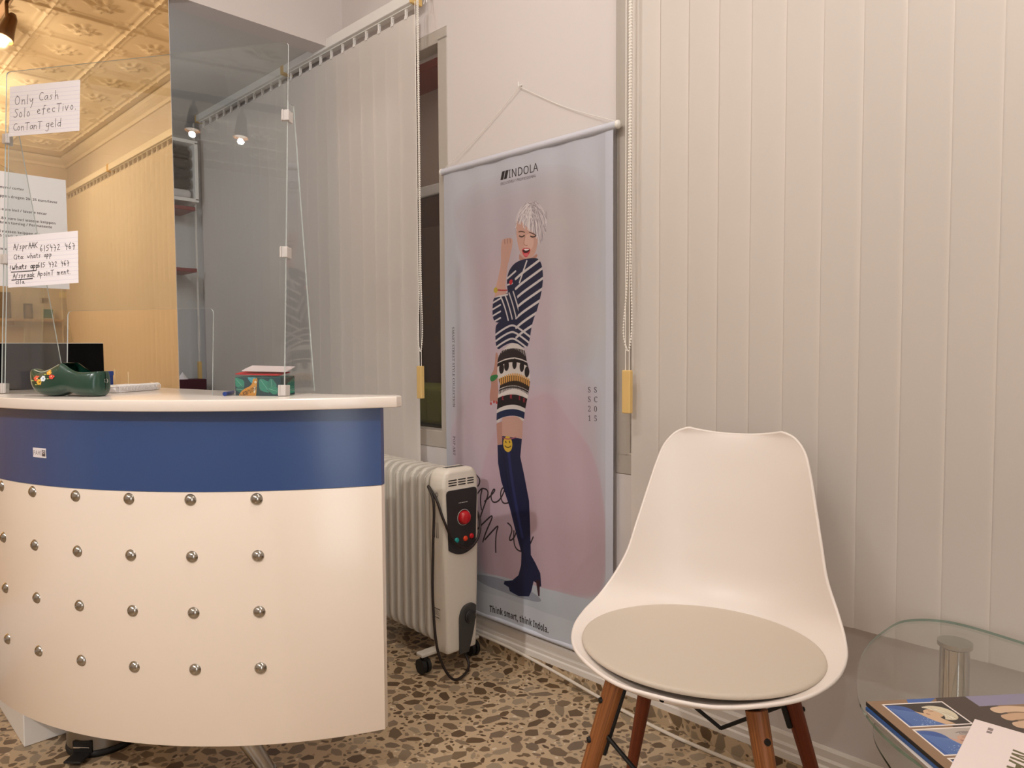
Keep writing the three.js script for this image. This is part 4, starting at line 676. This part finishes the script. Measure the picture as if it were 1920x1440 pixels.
  const wm = std('#ffffff', 0.45, 0, { map: wood }), wm2 = std('#c08a72', 0.5, 0, { map: wood });
  for (const sx of [-1, 1]) for (const sz of [-1, 1]) {
    const A = V(sx * 0.128, 0.405, sz * 0.118 + 0.005), B = V(sx * 0.222, 0.001, sz * 0.212 + 0.005), d = B.clone().sub(A);
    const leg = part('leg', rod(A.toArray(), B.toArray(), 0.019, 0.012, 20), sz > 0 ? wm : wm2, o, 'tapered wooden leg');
    const outw = V(sx, 0, sz).normalize(), inn = outw.clone().negate();
    const at = (t, k) => A.clone().addScaledVector(d, t).addScaledVector(inn, k);
    const br = part('bracket', rod(at(-0.02, 0.024).toArray(), at(0.36, 0.021).toArray(), 0.006), M.black, o, 'black metal bracket');
    for (const t of [0.1, 0.28]) { const c = at(t, -0.017); part('bolt', rod(c.toArray(), c.clone().addScaledVector(outw, 0.005).toArray(), 0.0062, 0.005, 14), M.black, leg, 'black bolt'); }
  }
  const w1 = [[-0.142, 0.33, -0.13], [0.178, 0.19, 0.172]], w2 = [[0.142, 0.33, -0.13], [-0.178, 0.19, 0.172]];
  for (const [a, b] of [[[-0.15, 0.31, -0.137], [0.0, 0.2, -0.17]], [[0.15, 0.31, -0.137], [0.0, 0.2, -0.17]], [[-0.15, 0.31, 0.147], [0.0, 0.2, 0.17]], [[0.15, 0.31, 0.147], [0.0, 0.2, 0.17]]]) part('strut', rod(a, b, 0.0042), M.black, o, 'black metal strut');
  part('under_frame', merge([rbox(0.27, 0.008, 0.03, 0.002, 0, 0.408, 0.115), rbox(0.27, 0.008, 0.03, 0.002, 0, 0.408, -0.1), rbox(0.03, 0.008, 0.24, 0.002, 0.11, 0.408, 0), rbox(0.03, 0.008, 0.24, 0.002, -0.11, 0.408, 0)]), M.black, o);
}

// ---------------------------------------------------------------- glass table with magazines
const GT = 0.488;
{
  const o = thing('glass_table', 'clear glass side table with rounded top on chrome columns', 'table');
  const closed = (pts, n) => new THREE.CatmullRomCurve3(pts.map(([x, z]) => V(x, 0, z)), true, 'centripetal').getPoints(n).slice(0, -1).map((p) => [p.x, p.z]);
  const glass = new THREE.MeshPhysicalMaterial({ color: '#fbfdfc', transmission: 1, thickness: 0, roughness: 0, ior: 1.5 }), edge = std('#6f8a7c', 0.15, 0, { clearcoat: 1 }), edge2 = std('#1f4a40', 0.15);
  const sheet = (pts, y, t, name, em = edge) => { const g = new THREE.ExtrudeGeometry(planShape(closed(pts, 120)), { depth: t, bevelEnabled: false }).rotateX(-Math.PI / 2).translate(0, y, 0); return part(name, g, [glass, em], o); };
  sheet([[-0.405, 0.453], [-0.436, 0.33], [-0.441, 0.213], [-0.425, 0.115], [-0.365, 0.068], [-0.233, 0.09], [-0.05, 0.14], [0.1, 0.24], [0.13, 0.42], [0.03, 0.6], [-0.13, 0.69], [-0.273, 0.638], [-0.361, 0.553]], GT - 0.005, 0.005, 'glass_top');
  sheet([[-0.44, 0.255], [-0.389, 0.335], [-0.27, 0.47], [-0.1, 0.5], [0.03, 0.38], [0.03, 0.2], [-0.1, 0.1], [-0.3, 0.08], [-0.43, 0.12], [-0.455, 0.19]], 0.296, 0.005, 'glass_shelf', edge2);
  for (const [x, z] of [[-0.333, 0.158], [0.0, 0.2], [-0.1, 0.48]]) {
    const c = part('column', cyl(0.0245, 0.0245, 0.472, 40).translate(x, 0.236, z), M.chrome, o, 'chrome column');
    part('column_cap', cyl(0.029, 0.029, 0.008, 40).translate(x, GT - 0.0092, z), M.brushed, c); part('foot', cyl(0.05, 0.055, 0.01, 40).translate(x, 0.005, z), M.chrome, c);
  }
}
{
  const ua = V(0.65, 0, -0.76).normalize(), ang = Math.atan2(-ua.z, ua.x);       // local +x along the top edge, +z along the spine
  const mag = (name, label, pos, turn, w, d, t, y, tex, spine, uvt) => {
    const o = thing(name, label, 'magazine', [pos[0], y, pos[1]], turn);
    part('pages', rbox(w - 0.003, t - 0.001, d - 0.003, 0.0006, w / 2 + 0.0005, t / 2 - 0.0001, d / 2), M.paper, o);
    const cv = part('cover', rbox(w, 0.0008, d, 0.0003, w / 2, t - 0.0002, d / 2), tex, o); planarUV(cv.geometry, (x) => x / w, (x, y2, z) => 1 - z / d);
    part('spine', rbox(0.0012, t, d, 0.0004, 0.0002, t / 2, d / 2), spine, o); return o;
  };
  const cover = std('#ffffff', 0.35, 0, { clearcoat: 0.4, clearcoatRoughness: 0.2, map: canvasTex(900, 640, (c, w, h) => {
    c.fillStyle = '#8d6f54'; c.fillRect(0, 0, w, h);
    c.fillStyle = '#40312a'; c.beginPath(); c.moveTo(120, 640); c.bezierCurveTo(220, 300, 260, 120, 330, 0); c.lineTo(560, 0); c.bezierCurveTo(540, 240, 520, 420, 560, 640); c.fill();
    c.fillStyle = '#3c62a8'; c.beginPath(); c.moveTo(190, 0); c.lineTo(330, 0); c.lineTo(240, 60); c.lineTo(170, 50); c.fill();
    c.fillStyle = '#8b86a0'; c.fillRect(470, 0, 430, 90);
    for (let k = 0; k < 4; k++) { c.strokeStyle = ['#d8b89a', '#caa585', '#d3b193', '#c19a7a'][k]; c.lineWidth = 50; c.lineCap = 'round'; c.beginPath(); c.moveTo(520, 130 + k * 62); c.bezierCurveTo(620, 100 + k * 64, 720, 170 + k * 56, 820, 180 + k * 50); c.stroke(); }
    c.fillStyle = '#a8584c'; c.beginPath(); c.ellipse(860, 420, 110, 90, 0, 0, 7); c.fill(); c.fillStyle = '#cdbfa6'; c.beginPath(); c.ellipse(880, 180, 70, 90, 0.4, 0, 7); c.fill();
    [[60, 40], [60, 250], [60, 460]].forEach(([x, y], i) => {
      const W2 = 270, H2 = 180; c.fillStyle = '#efe6e0'; c.fillRect(x - 8, y - 8, W2 + 16, H2 + 16); c.save(); c.beginPath(); c.rect(x, y, W2, H2); c.clip(); c.fillStyle = ['#2c2320', '#b7aca4', '#2f2522'][i]; c.fillRect(x, y, W2, H2);
      c.fillStyle = '#35589c'; c.beginPath(); c.moveTo(x, y + 8); c.bezierCurveTo(x + 60, y, x + 96, y + 20, x + 100, y + 70); c.bezierCurveTo(x + 108, y + 130, x + 150, y + 160, x + 160, y + 180); c.lineTo(x, y + 180); c.fill();
      c.strokeStyle = '#6f93c8'; c.lineWidth = 2; for (let k = 0; k < 16; k++) { c.beginPath(); c.moveTo(x + 6 + k * 6, y + 30 + k * 3); c.quadraticCurveTo(x + 16 + k * 7, y + 90, x + 22 + k * 8, y + 178); c.stroke(); } c.fillStyle = '#b9d0ea'; for (let k = 0; k < 40; k++) c.fillRect(x + rr(50, 140), y + rr(120, 178), 5, 2);
      c.fillStyle = ['#d3b08e', '#caa08a', '#c99f80'][i]; c.beginPath(); c.moveTo(x + 98, y + 64); c.bezierCurveTo(x + 112, y + 100, x + 120, y + 140, x + 160, y + 178); c.lineTo(x + 205, y + 178); c.bezierCurveTo(x + 190, y + 150, x + 176, y + 140, x + 178, y + 120); c.bezierCurveTo(x + 200, y + 118, x + 214, y + 96, x + 205, y + 72); c.bezierCurveTo(x + 190, y + 50, x + 150, y + 46, x + 136, y + 66); c.lineTo(x + 128, y + 84); c.fill();
      c.fillStyle = ['#d8cdb2', '#8d827e', '#33251e'][i]; c.beginPath(); c.moveTo(x + 150, y + 34); c.bezierCurveTo(x + 200, y + 6, x + 268, y + 40, x + 262, y + 100); c.bezierCurveTo(x + 256, y + 150, x + 214, y + 160, x + 186, y + 138); c.bezierCurveTo(x + 212, y + 110, x + 206, y + 76, x + 150, y + 34); c.fill();
      c.lineWidth = 2.4; for (let k = 0; k < 26; k++) { c.strokeStyle = [['#f3eddc', '#b7a98a'], ['#cfc6c0', '#6a605c'], ['#5a4638', '#1d1410']][i][k % 2]; c.beginPath(); c.moveTo(x + 152 + k, y + 34 + rr(-4, 6)); c.quadraticCurveTo(x + 215 + rr(-6, 20), y + 46 + k * 2.4, x + 196 + rr(0, 60), y + 110 + rr(-20, 36)); c.stroke(); }
      c.fillStyle = '#8d5a4a'; c.beginPath(); c.ellipse(x + 142, y + 92, 9, 4, 0.9, 0, 7); c.fill(); c.strokeStyle = '#4a3026'; c.lineWidth = 3; c.beginPath(); c.moveTo(x + 160, y + 66); c.lineTo(x + 178, y + 72); c.stroke(); c.restore();
    });
  }) });
  mag('magazine', 'magazine with pale pages lowest in the stack on the glass table', [-0.352, 0.566], ang - 0.02, 0.285, 0.208, 0.005, GT + 0.0003, std('#d8cfc8', 0.5), std('#9a8f86', 0.6));
  mag('magazine', 'blue-spined magazine in the middle of the stack on the glass table', [-0.356, 0.561], ang + 0.015, 0.29, 0.21, 0.005, GT + 0.0057, std('#2f5a98', 0.4), std('#2b5694', 0.4));
  mag('magazine', 'hairstyle magazine with three framed head photos on its cover', [-0.357, 0.557], ang, 0.297, 0.212, 0.006, GT + 0.0111, cover, std('#1d1512', 0.4));
  const bkTex = std('#ffffff', 0.5, 0, { map: canvasTex(640, 900, (c, w, h) => {
    c.fillStyle = '#efe1de'; c.fillRect(0, 0, w, h); c.fillStyle = '#3f5a9e'; c.fillRect(330, 190, 300, 700); c.fillStyle = '#8a94c0'; c.beginPath(); c.moveTo(330, 190); c.lineTo(630, 190); c.lineTo(630, 260); c.lineTo(330, 205); c.fill();
    c.save(); c.translate(222, 225); c.rotate(Math.PI / 2); c.fillStyle = '#6b6545'; c.font = 'italic bold 205px sans-serif'; c.fillText('MAGA', 0, 0, 460); c.restore(); c.fillStyle = '#8a7c7c'; c.fillRect(78, 60, 26, 36); c.fillRect(78, 104, 26, 30);
  }) });
  const d2 = V(0.019, 0, 0.126).normalize();       // direction of its left edge
  mag('booklet', 'small white booklet lettered MAGA on top of the magazines', [-0.228, 0.512], Math.atan2(-(-0.04), 0.999) * 1 - 0.0, 0.148, 0.21, 0.003, GT + 0.0176, bkTex, std('#d9cdca', 0.6));
}

// ---------------------------------------------------------------- back room shelf
{
  const o = thing('wall_shelf_unit', 'white open shelf unit holding black towels in the back room', 'shelf', [-3.95, 0, 0.27]);
  for (const y of [1.815, 2.115]) part('board', rbox(0.2, 0.018, 0.36, 0.002, 0, y, 0), M.white, o);
  for (const z of [-0.171, 0.171]) part('side_board', rbox(0.2, 0.3, 0.018, 0.002, 0, 1.965, z), M.white, o);
  part('back_board', rbox(0.006, 0.3, 0.34, 0.001, -0.095, 1.965, 0), std('#2b2827', 0.8), o);
  const cols = ['#2a2827', '#1f1d1d', '#383533', '#242222', '#c9c4c2'];
  for (let k = 0; k < 5; k++) { const y = 1.824 + k * 0.052; single('folded_towel', rbox(0.16, 0.046, 0.30, 0.018, -3.945, y + 0.0235, 0.27, 4), std(cols[(k + 4) % 5], 0.95), ['pale grey folded towel at the bottom of the back room shelf', 'charcoal folded towel resting on the pale grey towel', 'black folded towel in the middle of the shelf stack', 'dark grey folded towel under the topmost black one', 'topmost black folded towel on the back room shelf'][k], 'towel', 'towels on the back room shelf'); }
  for (const [y, lb] of [[1.77, 'upper dark red wall shelf board under the towel shelf'], [1.45, 'lower dark red wall shelf board in the back room']]) { const s = thing('red_shelf', lb, 'shelf', [-3.95, y, 0.25]); part('board', rbox(0.2, 0.02, 0.28, 0.003), std('#7c1f24', 0.5), s); part('bracket', rbox(0.18, 0.03, 0.02, 0.003, -0.005, -0.024, 0.05), M.darkGrey, s); }
  const b = thing('tissue_box', 'dark red tissue box on the low cabinet in the back room', 'box', [-3.85, 0.82, 0.2]); part('carton', rbox(0.12, 0.06, 0.2, 0.004, 0, 0.03, 0), std('#4a1420', 0.6), b); part('tissue', new THREE.ConeGeometry(0.03, 0.04, 8).translate(0, 0.078, 0), M.paper, b);
  const lc = thing('low_cabinet', 'grey low cabinet standing in the back room', 'cabinet', [-3.83, 0, 0.36]); part('carcass', rbox(0.42, 0.8, 0.5, 0.005, 0, 0.4, 0), std('#5c5a58', 0.6), lc); part('top', rbox(0.44, 0.02, 0.52, 0.004, 0, 0.81, 0), std('#4c4a48', 0.5), lc);
}
// end wall seen in the mirror
{
  const s = thing('wall_shelf', 'narrow beige shelf on the end wall seen in the mirror', 'shelf', [XR - 0.06, 1.27, 0.32]); part('board', rbox(0.12, 0.02, 0.46, 0.003), std('#b79a80', 0.6), s); part('bracket', rbox(0.1, 0.03, 0.015, 0.002, 0.008, -0.024, 0.1), std('#9a7f68', 0.6), s);
  const fr = (z, w, h, col, pic, lb) => { const f = thing('picture_frame', lb, 'frame', [XR - 0.05, 1.2802, z]); part('frame', rbox(0.012, h, w, 0.002, 0, h / 2, 0), std(col, 0.5), f); part('picture', rbox(0.004, h - 0.02, w - 0.02, 0.001, -0.006, h / 2, 0), std(pic, 0.5), f); };
  fr(0.18, 0.09, 0.09, '#d9d2c4', '#4f7d74', 'green picture in a pale frame on the end wall shelf'); fr(0.31, 0.06, 0.12, '#3a2c24', '#6d5a4c', 'small dark picture frame on the end wall shelf'); fr(0.46, 0.08, 0.20, '#33261f', '#5d4a3e', 'tall dark picture frame on the end wall shelf');
  const sw = thing('light_switch', 'cream light switch plate on the end wall by the window', 'switch', [XR, 1.48, 0.06]); part('plate', rbox(0.008, 0.05, 0.05, 0.002, -0.004, 0, 0), std('#f0e2b4', 0.4), sw); part('rocker', rbox(0.004, 0.03, 0.03, 0.001, -0.009, 0, 0), std('#f5e8c0', 0.4), sw);
}
renderer.render(scene, camera);
